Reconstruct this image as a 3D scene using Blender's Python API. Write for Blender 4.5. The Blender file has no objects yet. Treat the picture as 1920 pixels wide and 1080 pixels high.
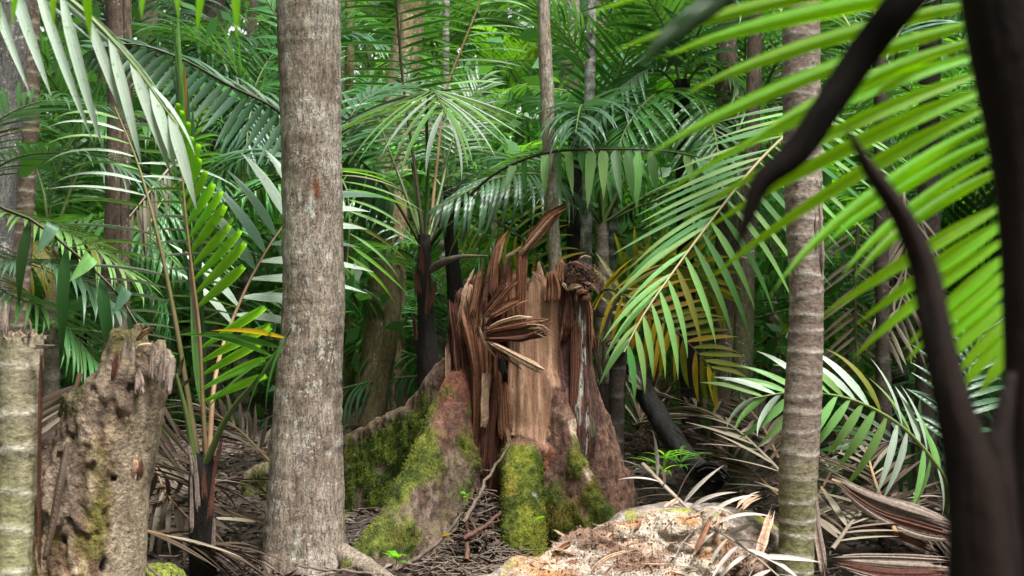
import bpy, math, random
import numpy as np
from mathutils import Vector, Matrix, Euler

# ------------------------------------------------------------------ camera, sky, sun, exposure
S = bpy.context.scene
C = S.collection
EYE, LENS = 1.35, 40.0
FPX = 1920 * LENS / 36.0
cam = bpy.data.cameras.new('camera'); cam.lens = LENS; cam.sensor_width = 36; cam.clip_start = .05; cam.clip_end = 400
cam.dof.use_dof = True; cam.dof.focus_distance = 6.0; cam.dof.aperture_fstop = 4.0
co = bpy.data.objects.new('camera', cam); C.objects.link(co)
co.location = (0, 0, EYE); co.rotation_euler = (math.radians(90), 0, 0); S.camera = co

SUN_EL, SUN_AZ = math.radians(66), math.radians(142)     # azimuth clockwise from +Y: behind the camera, to the right
w = bpy.data.worlds.new('World'); S.world = w; w.use_nodes = True
nt = w.node_tree; nt.nodes.clear()
sky = nt.nodes.new('ShaderNodeTexSky'); sky.sky_type = 'NISHITA'; sky.sun_disc = False
sky.sun_elevation = SUN_EL; sky.sun_rotation = SUN_AZ; sky.air_density = 1.0; sky.dust_density = 1.0; sky.ozone_density = 1.0
hs = nt.nodes.new('ShaderNodeHueSaturation'); hs.inputs['Saturation'].default_value = .10     # an overcast sky
bg = nt.nodes.new('ShaderNodeBackground'); bg.inputs[1].default_value = .10
wo = nt.nodes.new('ShaderNodeOutputWorld')
nt.links.new(sky.outputs[0], hs.inputs['Color']); nt.links.new(hs.outputs[0], bg.inputs[0]); nt.links.new(bg.outputs[0], wo.inputs[0])
sl = bpy.data.lights.new('sun', 'SUN'); sl.energy = 3.2; sl.angle = math.radians(18); sl.color = (1, .985, .96)
so = bpy.data.objects.new('sun', sl); C.objects.link(so); so.location = (0, 0, 12)
sd = Vector((math.sin(SUN_AZ) * math.cos(SUN_EL), math.cos(SUN_AZ) * math.cos(SUN_EL), math.sin(SUN_EL)))
so.rotation_euler = (-sd).to_track_quat('-Z', 'Y').to_euler()
S.view_settings.view_transform = 'Standard'; S.view_settings.look = 'None'; S.view_settings.gamma = 1
S.view_settings.exposure = 1.85; S.view_settings.use_curve_mapping = False
S.render.engine = 'CYCLES'; S.cycles.max_bounces = 7; S.cycles.diffuse_bounces = 4; S.cycles.glossy_bounces = 2
S.cycles.transmission_bounces = 4; S.cycles.transparent_max_bounces = 4; S.cycles.use_denoising = True
S.cycles.sample_clamp_indirect = 6

random.seed(7); R = random.Random(11); NP = np.random.RandomState(5)

def P(px, py, Y):                       # a point Y metres ahead, seen at pixel (px, py) of the 1920 x 1080 photograph
    return Vector(((px - 960) * Y / FPX, Y, EYE - (py - 540) * Y / FPX))
def M2(pxw, Y): return pxw * Y / FPX    # width in metres of pxw pixels at distance Y

# ------------------------------------------------------------------ noise
def _hash(i, j, k, seed):
    n = (i * 374761393 + j * 668265263 + k * 2147483647 + seed * 1274126177) & 0xFFFFFFFF
    n = ((n ^ (n >> 13)) * 1274126177) & 0xFFFFFFFF
    n = (n ^ (n >> 16)) & 0xFFFF
    return n.astype(np.float32) / 65535.0
def vnoise(p, scale=1.0, seed=0):       # value noise in -1..1
    q = np.asarray(p, dtype=np.float32) * np.asarray(scale, dtype=np.float32) + 100.0
    f = np.floor(q); i = f.astype(np.int64); t = q - f; t = t * t * (3 - 2 * t)
    out = 0
    for dx in (0, 1):
        wx = t[..., 0] if dx else 1 - t[..., 0]
        for dy in (0, 1):
            wy = t[..., 1] if dy else 1 - t[..., 1]
            for dz in (0, 1):
                wz = t[..., 2] if dz else 1 - t[..., 2]
                out = out + wx * wy * wz * _hash(i[..., 0] + dx, i[..., 1] + dy, i[..., 2] + dz, seed)
    return out * 2 - 1
def fbm(p, scale=1.0, seed=0, oct=4, gain=.5):
    a, s, o = 1.0, np.asarray(scale, dtype=np.float32), 0; tot = 0
    for k in range(oct):
        o = o + a * vnoise(p, s, seed + k * 17); tot += a; a *= gain; s = s * 2.03
    return o / tot
def sstep(a, b, x):
    t = np.clip((x - a) / (b - a), 0, 1); return t * t * (3 - 2 * t)
def smin(a, b, k):
    h = np.clip(.5 + .5 * (b - a) / k, 0, 1); return b * (1 - h) + a * h - k * h * (1 - h)
def smax(a, b, k): return -smin(-a, -b, k)
def mixc(c, d, m): return c * (1 - m[:, None]) + np.asarray(d)[None, :] * m[:, None]

# ------------------------------------------------------------------ mesh helpers
def mesh_np(name, v, quads, mat, col=None, smooth=True, tris=None):
    me = bpy.data.meshes.new(name)
    v = np.asarray(v, dtype=np.float32); quads = np.asarray(quads, dtype=np.int32).reshape(-1, 4)
    nq = len(quads); nt_ = 0 if tris is None else len(tris)
    me.vertices.add(len(v)); me.vertices.foreach_set('co', v.ravel())
    idx = quads.ravel(); starts = np.arange(nq) * 4; tot = np.full(nq, 4)
    if nt_:
        t = np.asarray(tris, dtype=np.int32)
        starts = np.concatenate([starts, nq * 4 + np.arange(nt_) * 3]); tot = np.concatenate([tot, np.full(nt_, 3)]); idx = np.concatenate([idx, t.ravel()])
    me.loops.add(len(idx)); me.loops.foreach_set('vertex_index', idx.astype(np.int32))
    me.polygons.add(nq + nt_); me.polygons.foreach_set('loop_start', starts.astype(np.int32)); me.polygons.foreach_set('loop_total', tot.astype(np.int32))
    me.polygons.foreach_set('use_smooth', np.full(nq + nt_, smooth))
    me.update(calc_edges=True)
    if col is not None:
        a = me.color_attributes.new('Col', 'FLOAT_COLOR', 'POINT')
        cc = np.ones((len(v), 4), dtype=np.float32); cc[:, :3] = np.clip(col, 0, 1); a.data.foreach_set('color', cc.ravel())
    if mat: me.materials.append(mat)
    return me
def link(name, me, parent=None, mw=None):
    o = bpy.data.objects.new(name, me); C.objects.link(o)
    if parent is not None: o.parent = parent
    if mw is not None: o.matrix_local = mw
    return o
def tag(o, label=None, cat=None, group=None, kind=None):
    if label: o['label'] = label
    if cat: o['category'] = cat
    if group: o['group'] = group
    if kind: o['kind'] = kind
    return o
def thing(name, loc, label, cat, group=None):
    o = bpy.data.objects.new(name, None); o.empty_display_size = .1; C.objects.link(o); o.location = loc
    return tag(o, label, cat, group)
def catmull(pts, n):                    # smooth curve through pts (rows of any width), n samples
    p = np.asarray(pts, dtype=np.float64)
    if len(p) == 2: return p[0] + (p[1] - p[0]) * np.linspace(0, 1, n)[:, None]
    d = np.concatenate([[0], np.cumsum(np.linalg.norm(np.diff(p[:, :3], axis=0), axis=1) + 1e-6)]); d /= d[-1]
    m = np.gradient(p, d, axis=0); t = np.linspace(0, 1, n); i = np.clip(np.searchsorted(d, t, side='right') - 1, 0, len(p) - 2); h = (d[i + 1] - d[i])[:, None]; u = (t - d[i])[:, None] / h
    return (2 * u ** 3 - 3 * u * u + 1) * p[i] + (u ** 3 - 2 * u * u + u) * h * m[i] + (3 * u * u - 2 * u ** 3) * p[i + 1] + (u ** 3 - u * u) * h * m[i + 1]
def frames(c):
    t = np.gradient(c, axis=0); t /= np.linalg.norm(t, axis=1)[:, None] + 1e-9
    ref = np.array([0, 0, 1.0]) if abs(t[0, 2]) < .9 else np.array([0, -1.0, 0])
    u = np.zeros_like(t)
    for i in range(len(t)):
        r = ref - t[i] * np.dot(ref, t[i]); r /= np.linalg.norm(r) + 1e-9; u[i] = r; ref = r
    return t, u, np.cross(t, u)
def grid_quads(nr, ns, wrap=True, off=0):
    i = np.arange(nr - 1)[:, None]; j = np.arange(ns if wrap else ns - 1)[None, :]; j2 = (j + 1) % ns
    return (np.stack([i * ns + j, i * ns + j2, (i + 1) * ns + j2, (i + 1) * ns + j], -1).reshape(-1, 4) + off)
def tube(c, r, ns=6, flat=1.0):         # swept tube: vertices and quads
    c = np.asarray(c, float); r = np.broadcast_to(r, (len(c),)); t, u, s = frames(c)
    a = np.arange(ns) * 2 * math.pi / ns
    v = c[:, None, :] + r[:, None, None] * (np.cos(a)[None, :, None] * u[:, None, :] * flat + np.sin(a)[None, :, None] * s[:, None, :])
    return v.reshape(-1, 3), grid_quads(len(c), ns)
def nets(F, o, h):                      # surface nets: an implicit field to vertices and quads
    nx, ny, nz = F.shape; s = F < 0
    cnt = np.zeros((nx - 1, ny - 1, nz - 1), np.int8); cs = [(a, b, c) for a in (0, 1) for b in (0, 1) for c in (0, 1)]
    for a, b, c in cs: cnt += s[a:nx - 1 + a, b:ny - 1 + b, c:nz - 1 + c]
    act = (cnt > 0) & (cnt < 8); idx = -np.ones(act.shape, np.int64); ijk = np.argwhere(act); idx[act] = np.arange(len(ijk))
    acc = np.zeros((len(ijk), 3)); n = np.zeros(len(ijk))
    for a in cs:
        for ax in range(3):
            if a[ax]: continue
            b = list(a); b[ax] = 1
            fa = F[ijk[:, 0] + a[0], ijk[:, 1] + a[1], ijk[:, 2] + a[2]]; fb = F[ijk[:, 0] + b[0], ijk[:, 1] + b[1], ijk[:, 2] + b[2]]
            m = (fa < 0) != (fb < 0); t = np.where(m, fa / np.where(m, fa - fb, 1), 0)
            p = np.array(a, float)[None, :].repeat(len(ijk), 0); p[:, ax] += t
            acc += p * m[:, None]; n += m
    v = np.asarray(o) + h * (ijk + acc / np.maximum(n, 1)[:, None]); Q = []
    for ax in range(3):
        b1, b2 = (ax + 1) % 3, (ax + 2) % 3
        sl0 = [slice(1, -1)] * 3; sl1 = [slice(1, -1)] * 3; sl0[ax] = slice(0, -1); sl1[ax] = slice(1, None)
        A, B = s[tuple(sl0)], s[tuple(sl1)]; e = np.argwhere(A != B)
        off = np.ones(3, int); off[ax] = 0; g = e + off; ins = A[e[:, 0], e[:, 1], e[:, 2]]
        def cell(d1, d2):
            q = g.copy(); q[:, b1] -= d1; q[:, b2] -= d2; return idx[q[:, 0], q[:, 1], q[:, 2]]
        q = np.stack([cell(1, 1), cell(0, 1), cell(0, 0), cell(1, 0)], -1); q[~ins] = q[~ins][:, ::-1]
        Q.append(q[(q >= 0).all(1)])
    return v, np.concatenate(Q)
def grid3(lo, hi, h):
    lo, hi = np.array(lo, float), np.array(hi, float); n = np.ceil((hi - lo) / h).astype(int) + 1
    ax = [lo[k] + h * np.arange(n[k]) for k in range(3)]
    return np.stack(np.meshgrid(*ax, indexing='ij'), -1).astype(np.float32), lo
def vnormals(v, q):
    n = np.zeros_like(v); f = np.cross(v[q[:, 2]] - v[q[:, 0]], v[q[:, 3]] - v[q[:, 1]])
    for k in range(4): np.add.at(n, q[:, k], f)
    return n / (np.linalg.norm(n, axis=1)[:, None] + 1e-9)
def chain_sdf(p, ch):                   # rounded cone chain; rows x, y, z, r
    d = None
    for a, b in zip(ch[:-1], ch[1:]):
        a, b = np.array(a, np.float32), np.array(b, np.float32); ab = b[:3] - a[:3]
        t = np.clip(((p - a[:3]) @ ab) / (ab @ ab), 0, 1)
        e = np.linalg.norm(p - (a[:3] + t[..., None] * ab), axis=-1) - (a[3] + t * (b[3] - a[3]))
        d = e if d is None else np.minimum(d, e)
    return d

# ------------------------------------------------------------------ materials
def nodes(name):
    m = bpy.data.materials.new(name); m.use_nodes = True; n = m.node_tree; n.nodes.clear(); return m, n
def N(n, t, **k):
    x = n.nodes.new(t)
    for a, b in k.items(): setattr(x, a, b)
    return x
def leaf_mat(name, col, trans, tw=.35, rough=.38, var=.25, spot=None, spec=.5, wax=0.0):
    m, n = nodes(name); L = n.links.new
    tc = N(n, 'ShaderNodeTexCoord'); oi = N(n, 'ShaderNodeObjectInfo')
    no = N(n, 'ShaderNodeTexNoise'); no.inputs['Scale'].default_value = 5; no.inputs['Detail'].default_value = 4
    geo = N(n, 'ShaderNodeNewGeometry'); L(geo.outputs['Position'], no.inputs['Vector'])
    ad = N(n, 'ShaderNodeMath', operation='ADD'); L(no.outputs['Fac'], ad.inputs[0]); L(oi.outputs['Random'], ad.inputs[1])
    mr = N(n, 'ShaderNodeMapRange'); mr.inputs[1].default_value = .3; mr.inputs[2].default_value = 1.7; mr.inputs[3].default_value = 1 - var; mr.inputs[4].default_value = 1 + var
    L(ad.outputs[0], mr.inputs[0])
    hs_ = N(n, 'ShaderNodeHueSaturation'); hs_.inputs['Color'].default_value = (*col, 1); L(mr.outputs[0], hs_.inputs['Value'])
    hu = N(n, 'ShaderNodeMapRange'); hu.inputs[3].default_value = .475; hu.inputs[4].default_value = .52; L(oi.outputs['Random'], hu.inputs[0]); L(hu.outputs[0], hs_.inputs['Hue'])
    sm = N(n, 'ShaderNodeMapping'); sm.inputs['Scale'].default_value = (1.5, 12, 1); L(tc.outputs['Generated'], sm.inputs[0])
    sn_ = N(n, 'ShaderNodeTexNoise'); sn_.inputs['Scale'].default_value = 1; sn_.inputs['Detail'].default_value = 3; L(sm.outputs[0], sn_.inputs['Vector'])
    sr = N(n, 'ShaderNodeMapRange'); sr.inputs[1].default_value = .3; sr.inputs[2].default_value = .7; sr.inputs[3].default_value = .72; sr.inputs[4].default_value = 1.28; L(sn_.outputs['Fac'], sr.inputs[0])
    sc_ = N(n, 'ShaderNodeVectorMath', operation='SCALE'); L(hs_.outputs[0], sc_.inputs[0]); L(sr.outputs[0], sc_.inputs['Scale']); base = sc_.outputs[0]
    n2 = N(n, 'ShaderNodeTexNoise'); n2.inputs['Scale'].default_value = 60; n2.inputs['Detail'].default_value = 3; L(geo.outputs['Position'], n2.inputs['Vector'])
    if spot:
        cr = N(n, 'ShaderNodeValToRGB'); cr.color_ramp.elements[0].position = .60; cr.color_ramp.elements[1].position = .70; L(n2.outputs['Fac'], cr.inputs[0])
        mx = N(n, 'ShaderNodeMix', data_type='RGBA'); L(cr.outputs[0], mx.inputs[0]); L(base, mx.inputs[6]); mx.inputs[7].default_value = (*spot, 1); base = mx.outputs[2]
    pb = N(n, 'ShaderNodeBsdfPrincipled'); L(base, pb.inputs['Base Color']); pb.inputs['Specular IOR Level'].default_value = spec
    rr = N(n, 'ShaderNodeMapRange'); rr.inputs[3].default_value = rough - .08; rr.inputs[4].default_value = rough + .14; L(n2.outputs['Fac'], rr.inputs[0]); L(rr.outputs[0], pb.inputs['Roughness'])
    if wax: pb.inputs['Coat Weight'].default_value = wax; pb.inputs['Coat Roughness'].default_value = .3
    uv = N(n, 'ShaderNodeMapping'); uv.inputs['Scale'].default_value = (3, 9, 3); L(tc.outputs['Generated'], uv.inputs[0])
    wv = N(n, 'ShaderNodeTexWave', bands_direction='Y'); wv.inputs['Scale'].default_value = 1.2; wv.inputs['Distortion'].default_value = .6; L(uv.outputs[0], wv.inputs[0])
    bp = N(n, 'ShaderNodeBump'); bp.inputs['Strength'].default_value = .3; bp.inputs['Distance'].default_value = .01; L(wv.outputs['Fac'], bp.inputs['Height']); L(bp.outputs[0], pb.inputs['Normal'])
    tr = N(n, 'ShaderNodeBsdfTranslucent'); h2 = N(n, 'ShaderNodeHueSaturation'); h2.inputs['Color'].default_value = (*trans, 1); L(mr.outputs[0], h2.inputs['Value']); L(h2.outputs[0], tr.inputs[0])
    ms = N(n, 'ShaderNodeMixShader'); ms.inputs[0].default_value = tw; L(pb.outputs[0], ms.inputs[1]); L(tr.outputs[0], ms.inputs[2])
    out = N(n, 'ShaderNodeOutputMaterial'); L(ms.outputs[0], out.inputs[0]); return m
def col_mat(name, scale=(40, 40, 40), amt=.35, bump=.4, dist=.01, rough=.8, fine=160, spec=.3, speck=None, dark=None):
    # colour of the surface from its attribute, broken up by stretched noise, with fine relief, pale specks and dark cracks
    m, n = nodes(name); L = n.links.new
    at = N(n, 'ShaderNodeVertexColor', layer_name='Col'); tc = N(n, 'ShaderNodeTexCoord')
    mp = N(n, 'ShaderNodeMapping'); mp.inputs['Scale'].default_value = scale; L(tc.outputs['Object'], mp.inputs[0])
    n1 = N(n, 'ShaderNodeTexNoise'); n1.inputs['Scale'].default_value = 1; n1.inputs['Detail'].default_value = 5; n1.inputs['Roughness'].default_value = .72; L(mp.outputs[0], n1.inputs['Vector'])
    n2 = N(n, 'ShaderNodeTexNoise'); n2.inputs['Scale'].default_value = fine; n2.inputs['Detail'].default_value = 3; n2.inputs['Roughness'].default_value = .7; L(tc.outputs['Object'], n2.inputs['Vector'])
    ad = N(n, 'ShaderNodeMath', operation='MULTIPLY_ADD'); L(n2.outputs['Fac'], ad.inputs[0]); ad.inputs[1].default_value = .5; L(n1.outputs['Fac'], ad.inputs[2])
    mr = N(n, 'ShaderNodeMapRange'); mr.inputs[1].default_value = .52; mr.inputs[2].default_value = .98; mr.inputs[3].default_value = max(.05, 1 - amt * 1.4); mr.inputs[4].default_value = 1 + amt * 1.1
    L(ad.outputs[0], mr.inputs[0])
    mx = N(n, 'ShaderNodeVectorMath', operation='SCALE'); L(at.outputs[0], mx.inputs[0]); L(mr.outputs[0], mx.inputs['Scale']); base = mx.outputs[0]
    if speck:
        n3 = N(n, 'ShaderNodeTexNoise'); n3.inputs['Scale'].default_value = speck[1]; n3.inputs['Detail'].default_value = 4; n3.inputs['Roughness'].default_value = .75; L(tc.outputs['Object'], n3.inputs['Vector'])
        n4 = N(n, 'ShaderNodeTexNoise'); n4.inputs['Scale'].default_value = speck[1] * .12; n4.inputs['Detail'].default_value = 2; L(tc.outputs['Object'], n4.inputs['Vector'])
        a3 = N(n, 'ShaderNodeMath', operation='MULTIPLY_ADD'); L(n4.outputs['Fac'], a3.inputs[0]); a3.inputs[1].default_value = .6; L(n3.outputs['Fac'], a3.inputs[2])
        r3 = N(n, 'ShaderNodeMapRange'); r3.inputs[1].default_value = speck[2]; r3.inputs[2].default_value = speck[2] + .06; L(a3.outputs[0], r3.inputs[0])
        m3 = N(n, 'ShaderNodeMix', data_type='RGBA'); L(r3.outputs[0], m3.inputs[0]); L(base, m3.inputs[6]); m3.inputs[7].default_value = (*speck[0], 1); base = m3.outputs[2]
    if dark:
        vo = N(n, 'ShaderNodeTexNoise'); vo.inputs['Scale'].default_value = 1; vo.inputs['Detail'].default_value = 3; mp2 = N(n, 'ShaderNodeMapping'); mp2.inputs['Scale'].default_value = dark[1]; L(tc.outputs['Object'], mp2.inputs[0]); L(mp2.outputs[0], vo.inputs['Vector'])
        sb = N(n, 'ShaderNodeMath', operation='SUBTRACT'); L(vo.outputs['Fac'], sb.inputs[0]); sb.inputs[1].default_value = .5; ab = N(n, 'ShaderNodeMath', operation='ABSOLUTE'); L(sb.outputs[0], ab.inputs[0])
        r4 = N(n, 'ShaderNodeMapRange'); r4.inputs[1].default_value = dark[2]; r4.inputs[2].default_value = dark[2] * 3; L(ab.outputs[0], r4.inputs[0])
        m4 = N(n, 'ShaderNodeMix', data_type='RGBA'); L(r4.outputs[0], m4.inputs[0]); m4.inputs[6].default_value = (*dark[0], 1); L(base, m4.inputs[7]); base = m4.outputs[2]
        a4 = N(n, 'ShaderNodeMath', operation='ADD'); L(ad.outputs[0], a4.inputs[0]); L(r4.outputs[0], a4.inputs[1]); hgt = a4.outputs[0]
    else: hgt = ad.outputs[0]
    pb = N(n, 'ShaderNodeBsdfPrincipled'); L(base, pb.inputs['Base Color']); pb.inputs['Roughness'].default_value = rough; pb.inputs['Specular IOR Level'].default_value = spec
    bp = N(n, 'ShaderNodeBump'); bp.inputs['Strength'].default_value = bump; bp.inputs['Distance'].default_value = dist; L(hgt, bp.inputs['Height']); L(bp.outputs[0], pb.inputs['Normal'])
    out = N(n, 'ShaderNodeOutputMaterial'); L(pb.outputs[0], out.inputs[0]); return m
def plain_mat(name, c1, c2, scale=(20, 20, 3), rough=.75, bump=.3, dist=.004, spec=.35):
    m, n = nodes(name); L = n.links.new
    tc = N(n, 'ShaderNodeTexCoord'); oi = N(n, 'ShaderNodeObjectInfo')
    mp = N(n, 'ShaderNodeMapping'); mp.inputs['Scale'].default_value = scale; L(tc.outputs['Object'], mp.inputs[0])
    n1 = N(n, 'ShaderNodeTexNoise'); n1.inputs['Scale'].default_value = 1; n1.inputs['Detail'].default_value = 6; n1.inputs['Roughness'].default_value = .65; L(mp.outputs[0], n1.inputs['Vector'])
    mr = N(n, 'ShaderNodeMapRange'); mr.inputs[1].default_value = .3; mr.inputs[2].default_value = .7; L(n1.outputs['Fac'], mr.inputs[0])
    mx = N(n, 'ShaderNodeMix', data_type='RGBA'); L(mr.outputs[0], mx.inputs[0]); mx.inputs[6].default_value = (*c1, 1); mx.inputs[7].default_value = (*c2, 1)
    vr = N(n, 'ShaderNodeMapRange'); vr.inputs[3].default_value = .65; vr.inputs[4].default_value = 1.35; L(oi.outputs['Random'], vr.inputs[0])
    h = N(n, 'ShaderNodeHueSaturation'); L(mx.outputs[2], h.inputs['Color']); L(vr.outputs[0], h.inputs['Value'])
    pb = N(n, 'ShaderNodeBsdfPrincipled'); L(h.outputs[0], pb.inputs['Base Color']); pb.inputs['Roughness'].default_value = rough; pb.inputs['Specular IOR Level'].default_value = spec
    bp = N(n, 'ShaderNodeBump'); bp.inputs['Strength'].default_value = bump; bp.inputs['Distance'].default_value = dist; L(n1.outputs['Fac'], bp.inputs['Height']); L(bp.outputs[0], pb.inputs['Normal'])
    out = N(n, 'ShaderNodeOutputMaterial'); L(pb.outputs[0], out.inputs[0]); return m

GREEN = leaf_mat('leaf_green', (.038, .125, .026), (.13, .34, .03), .33, wax=.2)
DEEP = leaf_mat('leaf_deep_green', (.018, .065, .012), (.07, .20, .015), .25, .33, wax=.12)
BLUE = leaf_mat('leaf_blue_green', (.075, .165, .090), (.10, .26, .07), .25, .38, wax=.45)
SILVER = leaf_mat('leaf_silvery', (.40, .49, .38), (.27, .42, .18), .15, .40, .22, spot=(.2, .33, .18), wax=.4)
PALE = leaf_mat('leaf_pale_green', (.19, .37, .10), (.28, .54, .07), .28, .36, .25, spot=(.13, .30, .06), wax=.35)
FRESH = leaf_mat('leaf_fresh_green', (.15, .43, .015), (.40, .90, .025), .5, .4, .2)
NEAR = leaf_mat('leaf_backlit_green', (.15, .46, .006), (.60, 1.0, .010), .66, .45, .2, spot=(.32, .50, .012))
MID = leaf_mat('leaf_mid_green', (.065, .20, .045), (.17, .44, .045), .35, .34, wax=.35)
OLIVE = leaf_mat('leaf_olive', (.17, .18, .015), (.36, .38, .02), .4, .45)
YELLOW = leaf_mat('leaf_yellowing', (.46, .29, .012), (.75, .5, .02), .45, .5, .3, spot=(.12, .09, .02))
DRY = leaf_mat('leaf_dry', (.235, .195, .145), (.2, .16, .12), .12, .7, .45, spec=.2)
DRYB = leaf_mat('leaf_dry_brown', (.075, .05, .032), (.08, .05, .03), .1, .6, .45, spec=.3)
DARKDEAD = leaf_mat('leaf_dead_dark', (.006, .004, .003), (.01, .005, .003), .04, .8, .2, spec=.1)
RACH = plain_mat('rachis_green', (.10, .16, .04), (.17, .22, .07), (9, 9, 9), .45)
RACHT = plain_mat('rachis_tan', (.36, .28, .15), (.26, .24, .10), (9, 9, 9), .5)
RACHD = plain_mat('rachis_dark', (.03, .025, .012), (.06, .05, .02), (9, 9, 9), .45)
RACHR = plain_mat('rachis_brown', (.20, .11, .06), (.30, .20, .10), (9, 9, 9), .5)
RACHDRY = plain_mat('rachis_dry', (.30, .25, .20), (.20, .15, .11), (9, 9, 9), .7)
PETI = plain_mat('petiole_green', (.05, .085, .02), (.09, .12, .035), (6, 6, 6), .42)
BARK = col_mat('bark', (60, 60, 16), .5, .8, .012, .85, 90, speck=((.52, .47, .41), 46, .925), dark=((.12, .09, .068), (50, 50, 12), .005))
BARKD = col_mat('dark_bark', (50, 50, 14), .6, .9, .014, .85, 90)
PALMB = col_mat('palm_bark', (30, 30, 55), .5, .6, .008, fine=70, speck=((.085, .06, .045), 22, .93))
WOOD = col_mat('stump_wood', (75, 75, 6), .6, .8, .014, .72, fine=90, dark=((.04, .018, .014), (60, 60, 3.5), .010))
PANEL = col_mat('exposed_wood', (80, 80, 5), .38, .5, .008, .7, fine=70)
ROTL = col_mat('crumbling_wood', (42, 42, 34), .5, 1.0, .024, .9, fine=80, speck=((.12, .075, .05), 26, 1.0))
ROT = col_mat('rotten_wood', (38, 38, 38), .5, 1.0, .022, .9, fine=90, dark=((.07, .045, .035), (22, 22, 16), .006))
STRIP = col_mat('torn_wood', (60, 60, 60), .35, .5, .006, .75, fine=110)
SPLW = plain_mat('splinter_wood', (.15, .07, .042), (.34, .20, .13), (90, 90, 5), .75, .6, .008)
SPLP = plain_mat('splinter_pale', (.36, .24, .17), (.56, .42, .32), (90, 90, 5), .75, .5, .006)
SPLD = plain_mat('splinter_dark', (.06, .028, .02), (.15, .07, .045), (90, 90, 5), .7, .6, .008)
SHEATH = plain_mat('dry_sheath', (.10, .068, .045), (.27, .205, .15), (40, 40, 6), .7, .6, .01)
CHAR = plain_mat('charred_bark', (.004, .0035, .003), (.018, .014, .012), (30, 30, 10), .75, .8, .02)
NEARDARK = plain_mat('near_dark_bark', (.004, .0017, .0012), (.013, .006, .004), (26, 26, 5), .8, .8, .02, .2)  # near-black colour stands in for shade on the near stems
FIBRE = plain_mat('fibre', (.13, .085, .055), (.36, .27, .19), (60, 60, 60), .85, .4, .004)
TWIG = plain_mat('twig', (.055, .038, .028), (.17, .13, .10), (30, 30, 30), .8)
LITTER = plain_mat('leaf_litter', (.06, .036, .027), (.17, .115, .088), (7, 7, 7), .7, .3)

# ------------------------------------------------------------------ palm leaflets and fronds
def leaf_geo(bend, fold=None, seg=8, peak=.3, blunt=False, wave=0.0, cross=3):
    u = np.linspace(0, 1, seg + 1); ang = bend * u ** 1.4
    if fold: ang = ang + fold[1] * sstep(fold[0] - .07, fold[0] + .07, u)
    du = 1.0 / seg; x = np.concatenate([[0], np.cumsum(np.cos((ang[1:] + ang[:-1]) / 2) * du)]); z = -np.concatenate([[0], np.cumsum(np.sin((ang[1:] + ang[:-1]) / 2) * du)])
    wd = np.where(u < peak, .25 + .75 * np.sin(u / peak * math.pi / 2), np.cos((u - peak) / (1 - peak) * math.pi / 2) ** (.55 if blunt else .9)); wd[-1] = .03
    v = []
    for k in range(seg + 1):
        nx, nz = math.sin(ang[k]), math.cos(ang[k])
        for s in ((-1, 0, 1) if cross == 3 else (-1, -.5, 0, .5, 1)):
            lift = .016 * wd[k] * (abs(s) if cross == 3 else (1 if abs(s) == 1 else (-.15 if abs(s) == .5 else .5))) + wave * math.sin(u[k] * 9 + s)
            v.append((x[k] + nx * lift, s * .5 * wd[k], z[k] + nz * lift))
    return np.array(v), grid_quads(seg + 1, cross, False)
LG = {'0': leaf_geo(.12), '1': leaf_geo(.45), '2': leaf_geo(.95), '3': leaf_geo(1.5), '4': leaf_geo(2.1),
      'f': leaf_geo(.1, (.6, 1.7), 12, .35, True), 'h': leaf_geo(.25, (.28, 1.25), 12, .35), 'p': leaf_geo(.3, (.86, 1.5), 16, .55, False, cross=5),
      't': leaf_geo(.2, (.3, 1.9), 12, .3), 'i': leaf_geo(.15, None, 10, .14), 'w': leaf_geo(.5, None, 10, .3, False, .004), 'n': leaf_geo(.55, None, 12, .35, False, .003, 5)}
_lm = {}
def leaf_mesh(k, mat):
    if (k, mat.name) not in _lm:
        v, q = LG[k]; _lm[(k, mat.name)] = mesh_np('leaflet', v, q, mat)
    return _lm[(k, mat.name)]
def unit(v): v = np.asarray(v, float); return v / (np.linalg.norm(v) + 1e-9)
def leaf_basis(d, up):
    d = unit(d); z = np.asarray(up, float) - d * np.dot(up, d)
    if np.linalg.norm(z) < 1e-3: z = np.array([0, -1, 0]) - d * np.dot([0, -1, 0], d)
    z = unit(z); return d, np.cross(z, d), z
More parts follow.
